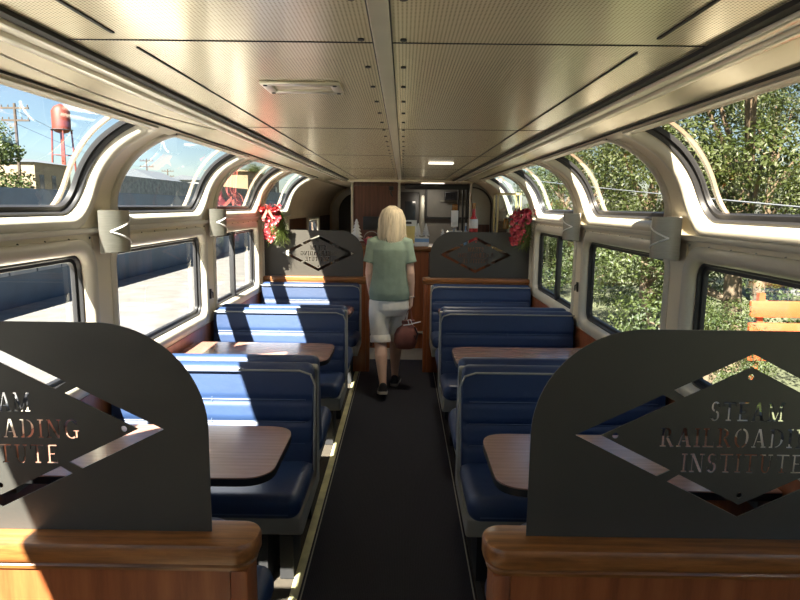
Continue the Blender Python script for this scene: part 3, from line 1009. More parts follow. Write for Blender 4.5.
# ------------------------------------------------------------------ tables
def make_table(aisle, L, label):
    t = thing('booth_table', label, 'table', (0, 0, 0.0), 0, 'booth tables')
    hw = L / 2
    out = round_profile([(-hw, -0.245), (hw, -0.245), (hw, 0.245), (-hw, 0.245)], [0.005, 0.11, 0.11, 0.005] if aisle > 0 else [0.11, 0.005, 0.005, 0.11], 8)
    e = MB()
    e.rings([[(p[0] * s, p[1] * s, z) for p in out] for s, z in ((0.997, 0.745), (1.0, 0.7465), (0.998, 0.750))])
    e.build('tabletop', 'table_wood', t, smooth=25)
    e = MB()
    e.rings([[(p[0] * s, p[1] * s, z) for p in out] for s, z in ((0.99, 0.718), (1.0, 0.721), (1.0, 0.7448))])
    e.build('edge_band', 'black', t, smooth=25)
    xl = aisle * (hw - 0.32)
    e = MB(); e.lathe((xl, 0, 0.007), [(0.001, 0), (0.17, 0), (0.17, 0.012), (0.05, 0.03), (0.034, 0.06), (0.034, 0.68), (0.12, 0.70), (0.12, 0.709), (0.001, 0.709)], 20)
    e.build('pedestal', 'steel', t)
    e = MB(); a = -aisle * hw; e.box(min(a, a + aisle * 0.05), max(a, a + aisle * 0.05), -0.2, 0.2, 0.66, 0.717, 0.004)
    e.build('wall_bracket', 'steel', t)
    return t
TY = [2.175, 3.725, 5.285]
TLX, TRX = (-1.318, -0.39), (0.362, 1.283)
tl = make_table(1, TLX[1] - TLX[0], '')
tr_ = make_table(-1, TRX[1] - TRX[0], '')
for sd, src, xx in (('left', tl, TLX), ('right', tr_, TRX)):
    for i, y in enumerate(TY):
        put(src, sum(xx) / 2, y - (0.05 if sd == 'right' else 0), 0, 'wood laminate table with black edge in the %s booth on the %s' % (dist[ords[i]], sd))

# ------------------------------------------------------------------ wall lamps
def make_sconce(side, label):
    """on the wall: local x=0 wall plane, bulges towards the inside (-side)"""
    t = thing('wall_sconce', label, 'wall lamp', (0, 0, 0), 0, 'curved metal wall lamps')
    H = 0.092; W = 0.105; D = 0.105
    def arc(k, n, z, off=0.0):
        a = radians(-78 + 156 * k / n)
        return (-side * (0.010 + (D + off) * cos(a) - 0.012), (W + off) * sin(a), z)
    n = 24
    e = MB()
    rows = [[arc(k, n, z) for k in range(n + 1)] for z in (-H, H)] 
    rows_i = [[arc(k, n, z, -0.003) for k in range(n + 1)] for z in (-H, H)]
    o = [p for p in rows[0]] + rows_i[0][::-1]
    u = [p for p in rows[1]] + rows_i[1][::-1]
    e.rings([o, u])
    e.build('shade', 'steel', t, smooth=40)
    e = MB()       # chevron lines
    for sz in (-1, 1):
        e.tube([arc(4 + 17 * k / 24, n, sz * 0.074 * k / 24, 0.001) for k in range(25)], 0.0038, 6)
    e.build('chevron', 'white_paint', t)
    e = MB()
    e.box(min(0, -side * 0.022), max(0, -side * 0.022), -0.06, 0.06, -H - 0.01, H + 0.002, 0.004)
    e.build('back_plate', 'pole_cream', t)
    e = MB(); e.lathe((-side * 0.05, 0, -0.05), [(0.001, 0), (0.013, 0), (0.016, 0.03), (0.022, 0.05), (0.020, 0.08), (0.001, 0.095)], 12)
    e.build('bulb', 'white_paint', t)
    return t
PIL = [yc + PITCH / 2 for yc in BAYS[:-1]]       # -0.34, 1.22, 2.78, 4.34, 5.90
sl = make_sconce(-1, ''); sr = make_sconce(1, '')
for sd, src, s_ in (('left', sl, -1), ('right', sr, 1)):
    for y, w in ((PIL[5], 'nearest'), (PIL[6], 'second')):
        o = put(src, s_ * (1.3065 - SHIFT[s_]), y, 0, 'curved steel wall lamp with a chevron line on the %s visible %s pillar' % (w, sd))
        o.location = (s_ * (1.3065 - SHIFT[s_]), y, 1.525)

# small latches on the pillars
for (x, y, z, mt, lab) in ((-1.0, PIL[5] + 0.03, 1.02, 'brass', 'small brass latch on the nearest left pillar'),
                           (-1.0, PIL[6] - 0.04, 1.02, 'black', 'small black latch on the second left pillar'),
                           (1.0, PIL[5] - 0.03, 1.00, 'brass', 'small brass latch on the nearest right pillar'),
                           (1.0, PIL[6] - 0.02, 1.10, 'black', 'small black latch on the second right pillar')):
    t = thing('window_latch', lab, 'latch', (x * (1.3235 - SHIFT[int(x)]), y, z), 0, 'small latches on the pillars')
    e = MB(); e.box(min(0, -x * 0.012), max(0, -x * 0.012), -0.012, 0.012, -0.035, 0.035, 0.003); e.build('plate', mt, t)
    e = MB(); e.tube([(-x * 0.012, 0, 0.015), (-x * 0.022, 0, 0.010), (-x * 0.022, 0.0, -0.028)], 0.005, 8); e.build('lever', 'steel' if mt == 'brass' else 'black', t)

# ------------------------------------------------------------------ holiday swags
def make_swag(side, loc, label, bow):
    t = thing('holiday_swag', label, 'swag', loc, 0, 'red holiday swags on the far pillars')
    rnd = random.Random(5 + side)
    e = MB()
    for k in range(300):       # pine sprigs fanning down
        z0 = rnd.uniform(-0.10, 0.08); a = rnd.uniform(-1.3, 1.3)
        L = rnd.uniform(0.08, 0.22)
        x0 = -side * (rnd.uniform(0.01, 0.07) if side > 0 else rnd.uniform(0.07, 0.17))
        base = Vector((x0, rnd.uniform(-0.05, 0.05), z0))
        d = Vector((-side * 0.25 * rnd.random() + sin(a) * 0.35, sin(a) * 0.5, -1)).normalized()
        for q in range(7):
            p = base + d * L * q / 7
            p.x = side * min(side * p.x, 0.005); p.y = min(p.y, 0.03)
            dd = (d + Vector((rnd.uniform(-1, 1), rnd.uniform(-1, 1), rnd.uniform(-.6, .6)))).normalized()
            s_ = dd.cross(Vector((0.3, 0.8, 0.5))).normalized() * 0.0028
            e.add([p - s_, p + s_, p + dd * 0.055], [(0, 1, 2)])
    e.build('greenery', 'leaf_pine', t, smooth=0)
    e = MB()
    for k in range(95):
        z = 0.10 - 0.32 * (k / 95) ** 1.1 + rnd.uniform(-.02, .02)
        spread = 0.10 * (1 - 0.65 * k / 95)
        cx = -side * (0.09 + 0.06 * (k / 95) * (1 if side > 0 else -.3)) + rnd.uniform(-spread, spread)
        c_ = Vector((cx, rnd.uniform(-0.07, 0.02) - 0.03, z))
        n = 5
        az = rnd.uniform(0, 6.28)
        for q in range(n):
            a = az + 2 * pi * q / n
            ax = Vector((cos(a), -0.5, sin(a))).normalized()
            sd = Vector((-sin(a), 0, cos(a))) * 0.011
            l = rnd.uniform(0.018, 0.034)
            e.add([c_, c_ + ax * l * 0.5 + sd, c_ + ax * l, c_ + ax * l * 0.5 - sd], [(0, 1, 2, 3)])
    e.build('flowers', 'red_petal', t, smooth=0)
    for k in range(14):
        c_ = Vector((-side * 0.07 + rnd.uniform(-.06, .06), rnd.uniform(-0.12, -0.05), rnd.uniform(-0.2, 0.06)))
        e = MB(); e.sphere(c_, 0.006, 8, 6)
        e.build('berry', 'red_gloss', t)
    e = MB()
    for sgn in (-1, 1):
        for rr, zz in ((1.0, 0.0), (0.75, 0.02)):
            ring = []
            for k in range(17):
                a = 2 * pi * k / 16
                c_ = Vector((-side * 0.07 + sgn * (0.055 * rr - 0.05 * rr * cos(a)), -0.10, 0.085 + zz + 0.030 * rr * sin(a)))
                ring.append([c_ + Vector((0, -0.02, 0)), c_ + Vector((0, 0.02, 0))])
            e.rings(ring, closed=False)
        tl_ = [[Vector((-side * 0.07 + sgn * 0.012 * q, -0.12, 0.08 - 0.022 * q)) + Vector((-0.012, 0, 0)), Vector((-side * 0.07 + sgn * 0.012 * q, -0.12, 0.08 - 0.022 * q)) + Vector((0.012, 0, 0))] for q in range(5)]
        e.rings(tl_, closed=False)
    e.build('bow', bow, t, smooth=60)
    return t
make_swag(-1, (-1.285, PIL[7] - 0.035, 1.53), 'red flower swag with a pinkish bow on the far left pillar', 'ribbon')
make_swag(1, (1.25, PIL[7] - 0.035, 1.53), 'red flower swag with green sprigs on the far right pillar', 'red_petal')

# ------------------------------------------------------------------ the bar
BY, BZ = 7.0, 1.20
t = thing('bar_counter', 'wooden bar counter across the far end of the car', 'bar counter', (0.30, BY + 0.3, 0.005))
e = MB(); e.box(-0.86, 0.98, -0.30, 0.30, BZ - 0.055, BZ - 0.005, 0.012, 3); e.build('countertop', 'wood_cap', t)
e = MB(); e.box(-0.82, 0.96, -0.25, 0.25, 0.0, BZ - 0.056); e.build('front_panel', 'wood_panel', t)
for x in (-0.62, -0.28, 0.06, 0.17, 0.5):
    e = MB(); e.box(x - 0.02, x + 0.02, -0.265, -0.2505, 0.02, BZ - 0.07, 0.004); e.build('batten', 'wood_dark', t)
e = MB(); e.tube([(-0.80, -0.30, 0.20), (0.94, -0.30, 0.20)], 0.018, 10)
e.tube([(-0.7, -0.30, 0.2), (-0.7, -0.25, 0.2)], 0.01, 8); e.tube([(0.5, -0.30, 0.2), (0.5, -0.25, 0.2)], 0.01, 8)
e.build('foot_rail', 'steel', t)
e = MB(); e.box(0.98, 1.28, 6.22, 6.98, 0.005, BZ)
sc_t = tag(e.build('side_cabinet', 'wood_dark'), 'dark side cabinet behind the far right half wall', 'cabinet')

def paper_tree(loc, h, label):
    t = thing('paper_tree', label, 'decoration tree', loc, 0, 'little white trees on the bar')
    e = MB(); e.lathe((0, 0, 0), [(0.001, 0), (h * 0.16, 0), (h * 0.16, h * 0.05), (0.01, h * 0.07), (0.008, h * 0.2), (0.001, h * 0.22)], 12); e.build('stand', 'paper_white', t)
    e = MB()
    for k in range(6):
        z = h * (0.15 + 0.135 * k); r = h * 0.30 * (1 - k / 7.0)
        pr_ = []
        n = 18
        top = [Vector((0.3 * r * cos(2 * pi * q / n), 0.3 * r * sin(2 * pi * q / n), z + h * 0.16)) for q in range(n)]
        rim = [Vector((r * (1 if q % 2 else 0.72) * cos(2 * pi * q / n), r * (1 if q % 2 else 0.72) * sin(2 * pi * q / n), z)) for q in range(n)]
        mid = [Vector((0.25 * r * cos(2 * pi * q / n), 0.25 * r * sin(2 * pi * q / n), z + h * 0.03)) for q in range(n)]
        e.rings([mid, rim, top])
    e.lathe((0, 0, h * 0.9), [(h * 0.05, 0), (0.001, h * 0.1)], 8)
    e.build('tiers', 'paper_white', t, smooth=20)
    return t
paper_tree((-0.50, 7.22, BZ + 0.001), 0.30, 'white paper tree at the left end of the bar by the pole')
paper_tree((0.215, 7.065, BZ + 0.10), 0.165, 'left of two white paper trees on the small box beside the woman')
paper_tree((0.305, 7.095, BZ + 0.10), 0.165, 'right of two white paper trees on the small box beside the woman')
paper_tree((0.50, 7.10, BZ + 0.001), 0.20, 'white paper tree beside the tap and bottles on the right of the bar')
t = thing('small_box', 'white box with a blue band under two paper trees on the bar', 'box', (0.258, 7.08, BZ + 0.001))
e = MB(); e.box(-0.08, 0.08, -0.06, 0.06, 0, 0.098, 0.003); e.build('carton', 'paper_white', t)
e = MB(); e.box(-0.0805, 0.0805, -0.0612, -0.0602, 0.05, 0.09); e.build('band', 'label_blue', t)
t = thing('menu_sign', 'upright menu card with a yellow print on the bar beside the woman', 'sign', (0.105, 7.16, BZ + 0.001))
e = MB(); e.obox((0, 0, 0.148), (0.19, 0.006, 0.29), (radians(-5), 0, 0), 0.002); e.build('card', 'paper_white', t)
e = MB(); e.obox((0, -0.0055, 0.125), (0.15, 0.002, 0.20), (radians(-5), 0, 0)); e.build('print', 'paper_yellow', t)
e = MB(); e.obox((0.0, 0.009, 0.255), (0.09, 0.002, 0.03), (radians(-5), 0, 0)); e.obox((0.0, -0.012, 0.262), (0.07, 0.002, 0.025), (radians(-5), 0, 0)); e.build('logo', 'black', t)
t = thing('gift_basket', 'red basket of small goods left of the woman on the bar', 'basket', (-0.32, 7.12, BZ + 0.001))
e = MB(); e.lathe((0, 0, 0), [(0.001, 0), (0.07, 0), (0.095, 0.075), (0.088, 0.075), (0.065, 0.01), (0.001, 0.01)], 18); e.build('bowl', 'red_petal', t)
e = MB()
rnd = random.Random(3)
for k in range(16): e.sphere((rnd.uniform(-.055, .055), rnd.uniform(-.055, .055), 0.065 + rnd.uniform(0, .02)), 0.018, 8, 6)
e.build('goods', 'ribbon', t)
e = MB(); e.tube([(0.09 * cos(pi * k / 12), 0, 0.07 + 0.09 * sin(pi * k / 12)) for k in range(13)], 0.004, 6); e.build('handle', 'bright_steel', t)
# drink tap and bottles
t = thing('drink_tap', 'chrome drink tap with a white handle on the right of the bar', 'drink tap', (0.63, 7.10, BZ + 0.001))
e = MB(); e.lathe((0, 0, 0), [(0.001, 0), (0.05, 0), (0.05, 0.015), (0.025, 0.03), (0.022, 0.20), (0.03, 0.21), (0.001, 0.225)], 16)
e.tube([(-0.09, 0, 0.17), (0.09, 0, 0.17)], 0.014, 10)
for x in (-0.08, 0, 0.08): e.tube([(x, 0, 0.17), (x, -0.06, 0.165), (x, -0.07, 0.12)], 0.010, 8)
e.build('tower', 'bright_steel', t)
e = MB(); e.box(-0.04, 0.04, -0.02, 0.02, 0.226, 0.41, 0.006); e.build('handle', 'paper_white', t)
e = MB(); e.box(-0.032, 0.032, -0.022, 0.022, 0.411, 0.48, 0.008); e.build('badge', 'amber', t)
def bottle(loc, h, r, m1, m2, m3, label, nm='bottle'):
    t = thing(nm, label, 'bottle', loc, 0, 'bottles on the bar')
    e = MB(); e.lathe((0, 0, 0), [(0.001, 0), (r, 0), (r, h * 0.55), (r * 0.9, h * 0.62), (r * 0.4, h * 0.72), (r * 0.35, h * 0.86), (0.001, h * 0.861)], 16); e.build('body', m1, t)
    e = MB(); e.lathe((0, 0, 0), [(r * 1.02, h * 0.42), (r * 1.03, h * 0.44), (r * 1.03, h * 0.60), (r * 0.95, h * 0.63), (r * 0.9, h * .62)], 16); e.build('label', m2, t)
    e = MB(); e.lathe((0, 0, h * 0.862), [(0.001, 0), (r * 0.42, 0), (r * 0.42, h * 0.13), (0.001, h * 0.138)], 12); e.build('cap', m3, t)
    return t
bottle((0.85, 7.12, BZ + 0.001), 0.50, 0.050, 'red_gloss', 'paper_white', 'amber', 'tall red bottle with a white label and amber cap on the bar')
bottle((0.765, 7.14, BZ + 0.001), 0.27, 0.022, 'label_blue', 'paper_white', 'paper_white', 'slim blue and white bottle left of the red bottle')
# display case
t = thing('display_case', 'gold framed glass display case on the dark side cabinet', 'display case', (1.135, 6.56, BZ + 0.001))
W, D_c, H = 0.115, 0.12, 0.60
e = MB()
for x in (-1, 1):
    for y in (-1, 1):
        e.box(x * W - 0.009, x * W + 0.009, y * D_c - 0.009, y * D_c + 0.009, 0, H)
for z in (0.0, H - 0.02):
    for y in (-1, 1): e.box(-W, W, y * D_c - 0.009, y * D_c + 0.009, z, z + 0.02)
    for x in (-1, 1): e.box(x * W - 0.009, x * W + 0.009, -D_c, D_c, z, z + 0.02)
e.build('frame', 'gold_frame', t)
for y in (-1, 1):
    e = MB(); e.box(-W + 0.01, W - 0.01, y * D_c - 0.002, y * D_c + 0.002, 0.021, H - 0.021); e.build('pane', 'clear_glass', t)
for x in (-1, 1):
    e = MB(); e.box(x * W - 0.002, x * W + 0.002, -D_c + 0.01, D_c - 0.01, 0.021, H - 0.021); e.build('pane', 'clear_glass', t)
for z in (0.22, 0.40):
    e = MB(); e.box(-W + 0.012, W - 0.012, -D_c + 0.012, D_c - 0.012, z, z + 0.006); e.build('shelf', 'clear_glass', t)
for x, y, z, h, mt, lab in ((-0.04, 0, 0.021, 0.10, 'red_gloss', 'small red jar at the bottom left of the display case'), (0.045, -0.02, 0.021, 0.12, 'paper_white', 'small white jar at the bottom right of the display case'), (0.0, 0.02, 0.227, 0.11, 'amber', 'amber jar on the middle shelf of the display case')):
    e = MB(); e.lathe((0, 0, 0), [(0.001, 0), (0.03, 0), (0.03, h * 0.75), (0.022, h * 0.85), (0.024, h), (0.001, h)], 12)
    tag(e.build('jar', mt, loc=(1.135 + x, 6.56 + y, BZ + 0.001 + z)), lab, 'jar', 'jars in the display case')

# ------------------------------------------------------------------ the walking woman
def remesh(mb, name, mat, parent, voxel=0.007, smooth_it=6, loc=(0, 0, 0)):
    o = mb.build('tmp_' + name, mat, smooth=0)
    md = o.modifiers.new('r', 'REMESH'); md.mode = 'VOXEL'; md.voxel_size = voxel
    if smooth_it:
        s_ = o.modifiers.new('s', 'SMOOTH'); s_.iterations = smooth_it; s_.factor = 0.5
    dg = bpy.context.evaluated_depsgraph_get()
    me = bpy.data.meshes.new_from_object(o.evaluated_get(dg))
    me.name = name
    old = o.data
    bpy.data.objects.remove(o); bpy.data.meshes.remove(old)
    me.shade_smooth()
    n = bpy.data.objects.new(name, me); C.objects.link(n); n.location = loc
    if parent: n.parent = parent
    return n

def ell(c, rx, ry, n=20, rot=0.0, tilt=0.0):
    c = Vector(c)
    return [c + Vector((rx * cos(a) * cos(rot) - ry * sin(a) * sin(rot), rx * cos(a) * sin(rot) + ry * sin(a) * cos(rot), tilt * cos(a))) for a in [2 * pi * k / n for k in range(n)]]

# local frame: she faces +y, origin on the floor under the pelvis
W0 = (-0.070, 5.36, 0.0)
FL = 0.008                                     # runner thickness
hipL, hipR = Vector((-0.085, 0, 0.86)), Vector((0.075, 0.01, 0.86))
kneeL, kneeR = Vector((-0.075, -0.06, 0.475)), Vector((0.060, 0.11, 0.48))
ankL, ankR = Vector((-0.045, -0.235, 0.148)), Vector((0.052, 0.195, 0.085))
shL, shR = Vector((-0.142, 0.0, 1.335)), Vector((0.142, 0.0, 1.335))
elL, elR = Vector((-0.178, -0.02, 1.07)), Vector((0.182, -0.03, 1.07))
wrL, wrR = Vector((-0.160, 0.07, 0.86)), Vector((0.192, 0.00, 0.865))
head_c = Vector((0.016, 0.035, 1.525))

b_ = MB()
# trunk
b_.rings([ell((0, 0, 0.80), 0.14, 0.10), ell((0, -0.005, 0.88), 0.165, 0.115), ell((0, 0, 0.97), 0.150, 0.102), ell((0, 0.003, 1.06), 0.132, 0.092), ell((0, 0.005, 1.18), 0.148, 0.102), ell((0, 0.0, 1.29), 0.158, 0.098), ell((0, 0, 1.355), 0.125, 0.075), ell((0, 0.005, 1.39), 0.065, 0.055)])
b_.tube([(0, 0.0, 1.36), (0.002, 0.012, 1.42), (0.008, 0.025, 1.49)], [0.056, 0.050, 0.052], 14)
# head with face
rz_h = radians(-14)
b_.sphere(head_c + Vector((0, 0, 0.02)), (0.073, 0.090, 0.098), 20, 14)
b_.sphere(head_c + Vector((0.006, 0.035, -0.045)), (0.055, 0.056, 0.062), 16, 12)
fd = Vector((-sin(rz_h), cos(rz_h), 0)); fx = Vector((cos(rz_h), sin(rz_h), 0))
b_.tube([head_c + fd * 0.088 + Vector((0, 0, 0.018)), head_c + fd * 0.108 + Vector((0, 0, -0.022)), head_c + fd * 0.088 + Vector((0, 0, -0.030))], [0.007, 0.013, 0.010], 8)
for s_ in (-1, 1):
    b_.sphere(head_c + fx * s_ * 0.074 + Vector((0, 0.002, -0.008)), (0.009, 0.018, 0.030), 10, 8)
    b_.sphere(head_c + fd * 0.080 + fx * s_ * 0.03 + Vector((0, 0, 0.032)), (0.018, 0.010, 0.007), 8, 6)
# legs
def limb(pts, rad): b_.tube(pts, rad, 14)
for hip, kn, an, pt in ((hipL, kneeL, ankL, -14), (hipR, kneeR, ankR + Vector((0, 0, 0.02)), 0)):
    Rf = Matrix.Rotation(radians(pt), 3, 'X')
    mid = (kn * 0.62 + an * 0.38) + Vector((0, -0.012, 0))
    limb([hip, hip.lerp(kn, 0.5), kn, mid, kn.lerp(an, 0.75), an, an + Rf @ Vector((0, 0.012, -0.03))], [0.088, 0.075, 0.054, 0.055, 0.040, 0.032, 0.034])
    limb([an + Rf @ Vector((0, -0.02, -0.03)), an + Rf @ Vector((0, 0.05, -0.052)), an + Rf @ Vector((0, 0.10, -0.064))], [0.028, 0.024, 0.016])
# arms
for sh, el, wr in ((shL, elL, wrL), (shR, elR, wrR)):
    limb([sh + Vector((0, 0, 0)), sh.lerp(el, 0.5), el, el.lerp(wr, 0.35), wr], [0.052, 0.044, 0.036, 0.035, 0.025])
# hands
def hand(wr, dirv, palm_side, curl):
    """dirv fingers direction, palm_side vector the palm faces"""
    d = dirv.normalized(); p = (palm_side - d * palm_side.dot(d)).normalized(); s_ = d.cross(p)
    c0 = wr + d * 0.045
    for k in (-1, 0, 1):
        b_.tube([wr - d * 0.01 + s_ * 0.008 * k, c0 + s_ * 0.016 * k, wr + d * 0.085 + s_ * 0.020 * k], [0.018, 0.0165, 0.013], 10)
    Ls = (0.062, 0.072, 0.068, 0.052)
    for k, L in enumerate(Ls):
        a = wr + d * 0.082 + s_ * (0.029 - 0.0195 * k)
        a1 = a + (d * cos(curl * 0.5) + p * sin(curl * 0.5)) * L * 0.45
        a2 = a1 + (d * cos(curl * 1.3) + p * sin(curl * 1.3)) * L * 0.33
        a3 = a2 + (d * cos(curl * 2.0) + p * sin(curl * 2.0)) * L * 0.28
        b_.tube([a - d * 0.02, a, a1, a2, a3], [0.009, 0.0095, 0.0088, 0.008, 0.0068], 8)
    tb = wr + d * 0.03 + s_ * 0.026
    t1 = tb + (d * 0.7 + s_ * 0.55 + p * 0.45).normalized() * 0.036
    t2 = t1 + (d * 0.85 + p * 0.6).normalized() * 0.028
    b_.tube([tb - d * 0.01 - s_ * 0.012, tb, t1, t2], [0.012, 0.0115, 0.0098, 0.0078], 8)
hand(wrL, Vector((0.05, 0.25, -1)), Vector((1, 0, 0)), 0.55)
hand(wrR, Vector((0.0, 0.06, -1)), Vector((-1, 0, 0.0)), 1.15)
woman = remesh(b_, 'person', 'skin', None, 0.0055, 3, W0)
tag(woman, 'woman with blonde hair in a green tee and cream shorts walking away down the aisle', 'person')

e = MB()       # green tee
e.rings([ell((0, -0.004, 0.838), 0.176, 0.126), ell((0, -0.004, 0.90), 0.181, 0.130), ell((0, 0, 0.98), 0.172, 0.122), ell((0, 0.0, 1.07), 0.160, 0.114), ell((0, 0.003, 1.18), 0.168, 0.117), ell((0, 0.0, 1.28), 0.176, 0.110), ell((0, 0, 1.345), 0.150, 0.086), ell((0, 0.003, 1.385), 0.085, 0.070), ell((0, 0.005, 1.405), 0.066, 0.060)])
for sh, el, s_ in ((shL, elL, -1), (shR, elR, 1)):
    e.tube([sh + Vector((-s_ * 0.04, 0, 0.010)), sh + Vector((s_ * 0.004, 0, 0.003)), sh.lerp(el, 0.35) + Vector((s_ * 0.004, 0, 0)), sh.lerp(el, 0.66) + Vector((s_ * 0.010, 0, 0))], [0.054, 0.060, 0.057, 0.060], 16)
tee = remesh(e, 'tee_shirt', 'tee_green', woman, 0.008, 5)
e = MB()       # shorts
e.rings([ell((0, -0.003, 0.70), 0.130, 0.105), ell((0, -0.006, 0.76), 0.176, 0.124), ell((0, -0.004, 0.82), 0.174, 0.122), ell((0, 0, 0.90), 0.160, 0.112)])
for hip, kn, s_ in ((hipL, kneeL, -1), (hipR, kneeR, 1)):
    e.tube([hip + Vector((0, 0, -0.03)), hip.lerp(kn, 0.4) + Vector((s_ * 0.006, 0, 0)), hip.lerp(kn, 0.75) + Vector((s_ * 0.004, 0, 0)), hip.lerp(kn, 0.96)], [0.095, 0.094, 0.086, 0.082], 18)
shorts = remesh(e, 'shorts', 'shorts_cream', woman, 0.008, 5)
for hip, kn in ((hipL, kneeL), (hipR, kneeR)):
    e = MB()
    a = hip.lerp(kn, 0.86); bb = hip.lerp(kn, 1.02)
    e.tube([a, a.lerp(bb, 0.15), bb], [0.085, 0.092, 0.090], 20)
    e.build('cuff', 'shorts_cream', shorts, smooth=40)
# sneakers
def sneaker(an, pitch, yaw):
    e = MB(); M = Matrix.Translation(an) @ Euler((pitch, 0, yaw)).to_matrix().to_4x4()
    def ring(y, w, zt, zb=-0.078): return [M @ Vector((w * x_, y, zb + (zt - zb) * z_)) for x_, z_ in ((-1, 0.02), (-1, 0.45), (-0.75, 0.85), (-0.3, 1), (0.3, 1), (0.75, 0.85), (1, 0.45), (1, 0.02))]
    e.rings([ring(-0.065, 0.022, -0.005), ring(-0.055, 0.032, 0.002), ring(-0.02, 0.036, 0.0), ring(0.03, 0.038, -0.012), ring(0.08, 0.044, -0.030), ring(0.13, 0.044, -0.040), ring(0.165, 0.032, -0.05), ring(0.178, 0.016, -0.06)])
    sh = e.build('sneaker', 'sneaker', woman, smooth=50)
    e = MB()
    def sl_(y, w, z0=-0.097, z1=-0.073): return [M @ Vector(p) for p in ((-w, y, z0), (w, y, z0), (w * 1.03, y, z1), (-w * 1.03, y, z1))]
    e.rings([sl_(-0.070, 0.022), sl_(-0.055, 0.036), sl_(0.0, 0.037), (sl_(0.04, 0.038)), sl_(0.09, 0.046), sl_(0.14, 0.043), sl_(0.172, 0.028), sl_(0.184, 0.012)])
    e.build('sole', 'sole_white', sh, smooth=40)
sneaker(ankL + Vector((0, 0.0, 0.0)), radians(-14), radians(4))
sneaker(ankR + Vector((0, 0, FL + 0.012)), 0.0, radians(-6))
# hair: full shape plus strands
e = MB()
hc = head_c
e.rings([ell(hc + Vector((-0.006, -0.028, -0.165)), 0.088, 0.062), ell(hc + Vector((-0.006, -0.028, -0.12)), 0.104, 0.075), ell(hc + Vector((-0.004, -0.025, -0.06)), 0.100, 0.084), ell(hc + Vector((0, -0.015, 0.02)), 0.090, 0.090), ell(hc + Vector((0, -0.012, 0.07)), 0.078, 0.086), ell(hc + Vector((0, -0.010, 0.105)), 0.062, 0.068), ell(hc + Vector((0, -0.008, 0.125)), 0.03, 0.034)])
hair = remesh(e, 'hair', 'hair_blonde', woman, 0.008, 6)
e = MB()
rnd = random.Random(11)
for k in range(260):
    a = rnd.uniform(-pi * 1.08, pi * 0.08)            # back half and both sides
    lz = rnd.uniform(-0.215, -0.165)
    pts, rr = [], []
    for q in range(9):
        t_ = q / 8
        z = 0.128 + (lz - 0.128) * t_
        u = min(1, t_ * 2.2)
        rx = 0.02 + 0.083 * sqrt(max(0, 1 - (1 - u) ** 2)) * (1 + 0.16 * t_ * (1 - 0.5 * (t_ > 0.9)))
        ry = rx * 0.88
        j = (0.004 + 0.010 * t_) * sin(k * 1.7 + q * 0.9)
        pts.append(hc + Vector((cos(a) * rx + j, -0.018 + sin(a) * ry + j * 0.5, z)))
        rr.append(0.0048 * (1 - 0.55 * t_) if q else 0.003)
    e.tube(pts, rr, 5)
e.build('strands', 'hair_blonde', hair, smooth=60)
e = MB(); e.tube([hc + Vector((0.045, -0.06, 0.10)), hc + Vector((0.06, -0.075, 0.07)), hc + Vector((0.065, -0.08, 0.045))], 0.005, 6)
e.build('hair_clip', 'black', hair)
for s_ in (-1, 1):
    e = MB(); e.sphere(head_c + fd * 0.082 + fx * s_ * 0.03 + Vector((0, 0, 0.012)), (0.011, 0.009, 0.008), 12, 8); e.build('eye', 'paper_white', woman)
    e = MB(); e.sphere(head_c + fd * 0.090 + fx * s_ * 0.03 + Vector((0, 0, 0.012)), (0.004, 0.003, 0.004), 8, 6); e.build('pupil', 'black', woman)
e = MB(); e.sphere(head_c + fd * 0.086 + Vector((0, 0, -0.060)), (0.022, 0.007, 0.006), 12, 8, (0, 0, rz_h)); e.build('lips', 'lip', woman)
e = MB(); e.tube([wrR + Vector((0.029 * cos(2 * pi * k / 16), 0.029 * sin(2 * pi * k / 16), 0.0)) for k in range(17)], 0.004, 6, False); e.build('bracelet', 'bright_steel', woman)

# the bag in her right hand
hb = Vector(W0) + wrR + Vector((-0.016, 0.0, -0.10))
bag = thing('drawstring_bag', 'reddish brown soft leather bag held in the woman\'s right hand', 'bag', (hb.x, hb.y, 0.40))
def sq(c, rx, ry, n=24, fold=0.0, ph=0):
    return [Vector(c) + Vector((rx * (abs(cos(a)) ** 0.7) * (1 if cos(a) > 0 else -1) * (1 + fold * sin(9 * a + ph)), ry * (abs(sin(a)) ** 0.7) * (1 if sin(a) > 0 else -1) * (1 + fold * sin(9 * a + ph)), 0)) for a in [2 * pi * k / n for k in range(n)]]
e = MB()
e.rings([sq((-0.03, 0, -0.005), 0.055, 0.03), sq((-0.03, 0, 0.008), 0.085, 0.05), sq((-0.03, 0, 0.06), 0.105, 0.060, 24, 0.02), sq((-0.025, 0, 0.13), 0.105, 0.058, 24, 0.03, 1), sq((-0.02, 0, 0.18), 0.085, 0.050, 24, 0.06, 2), sq((-0.012, 0, 0.215), 0.045, 0.034, 24, 0.10, 3), sq((-0.01, 0, 0.235), 0.050, 0.038, 24, 0.14, 3), sq((-0.01, 0, 0.255), 0.060, 0.042, 24, 0.16, 3)])
e.build('body', 'bag_leather', bag, smooth=60)
e = MB(); hz = hb.z - 0.40
e.tube([(-0.045, 0, 0.22), (-0.03, 0, 0.30), (-0.008, 0, hz - 0.008), (0.008, 0, hz - 0.008), (0.02, 0, 0.30), (0.03, 0, 0.22)], 0.006, 8)
e.build('strap', 'bag_leather', bag)
e = MB(); e.tube([(-0.05, -0.038, 0.215), (0.0, -0.045, 0.222), (0.05, -0.038, 0.235), (0.10, -0.05, 0.25)], 0.005, 6)
e.tube([(0.03, -0.042, 0.22), (0.012, -0.05, 0.27), (-0.012, -0.05, 0.265), (0.0, -0.045, 0.222)], 0.004, 6)
e.build('cord', 'paper_white', bag)
e = MB(); e.tube([(0.05, -0.04, 0.20), (0.075, -0.055, 0.14), (0.06, -0.06, 0.09), (0.045, -0.055, 0.13)], 0.006, 6)
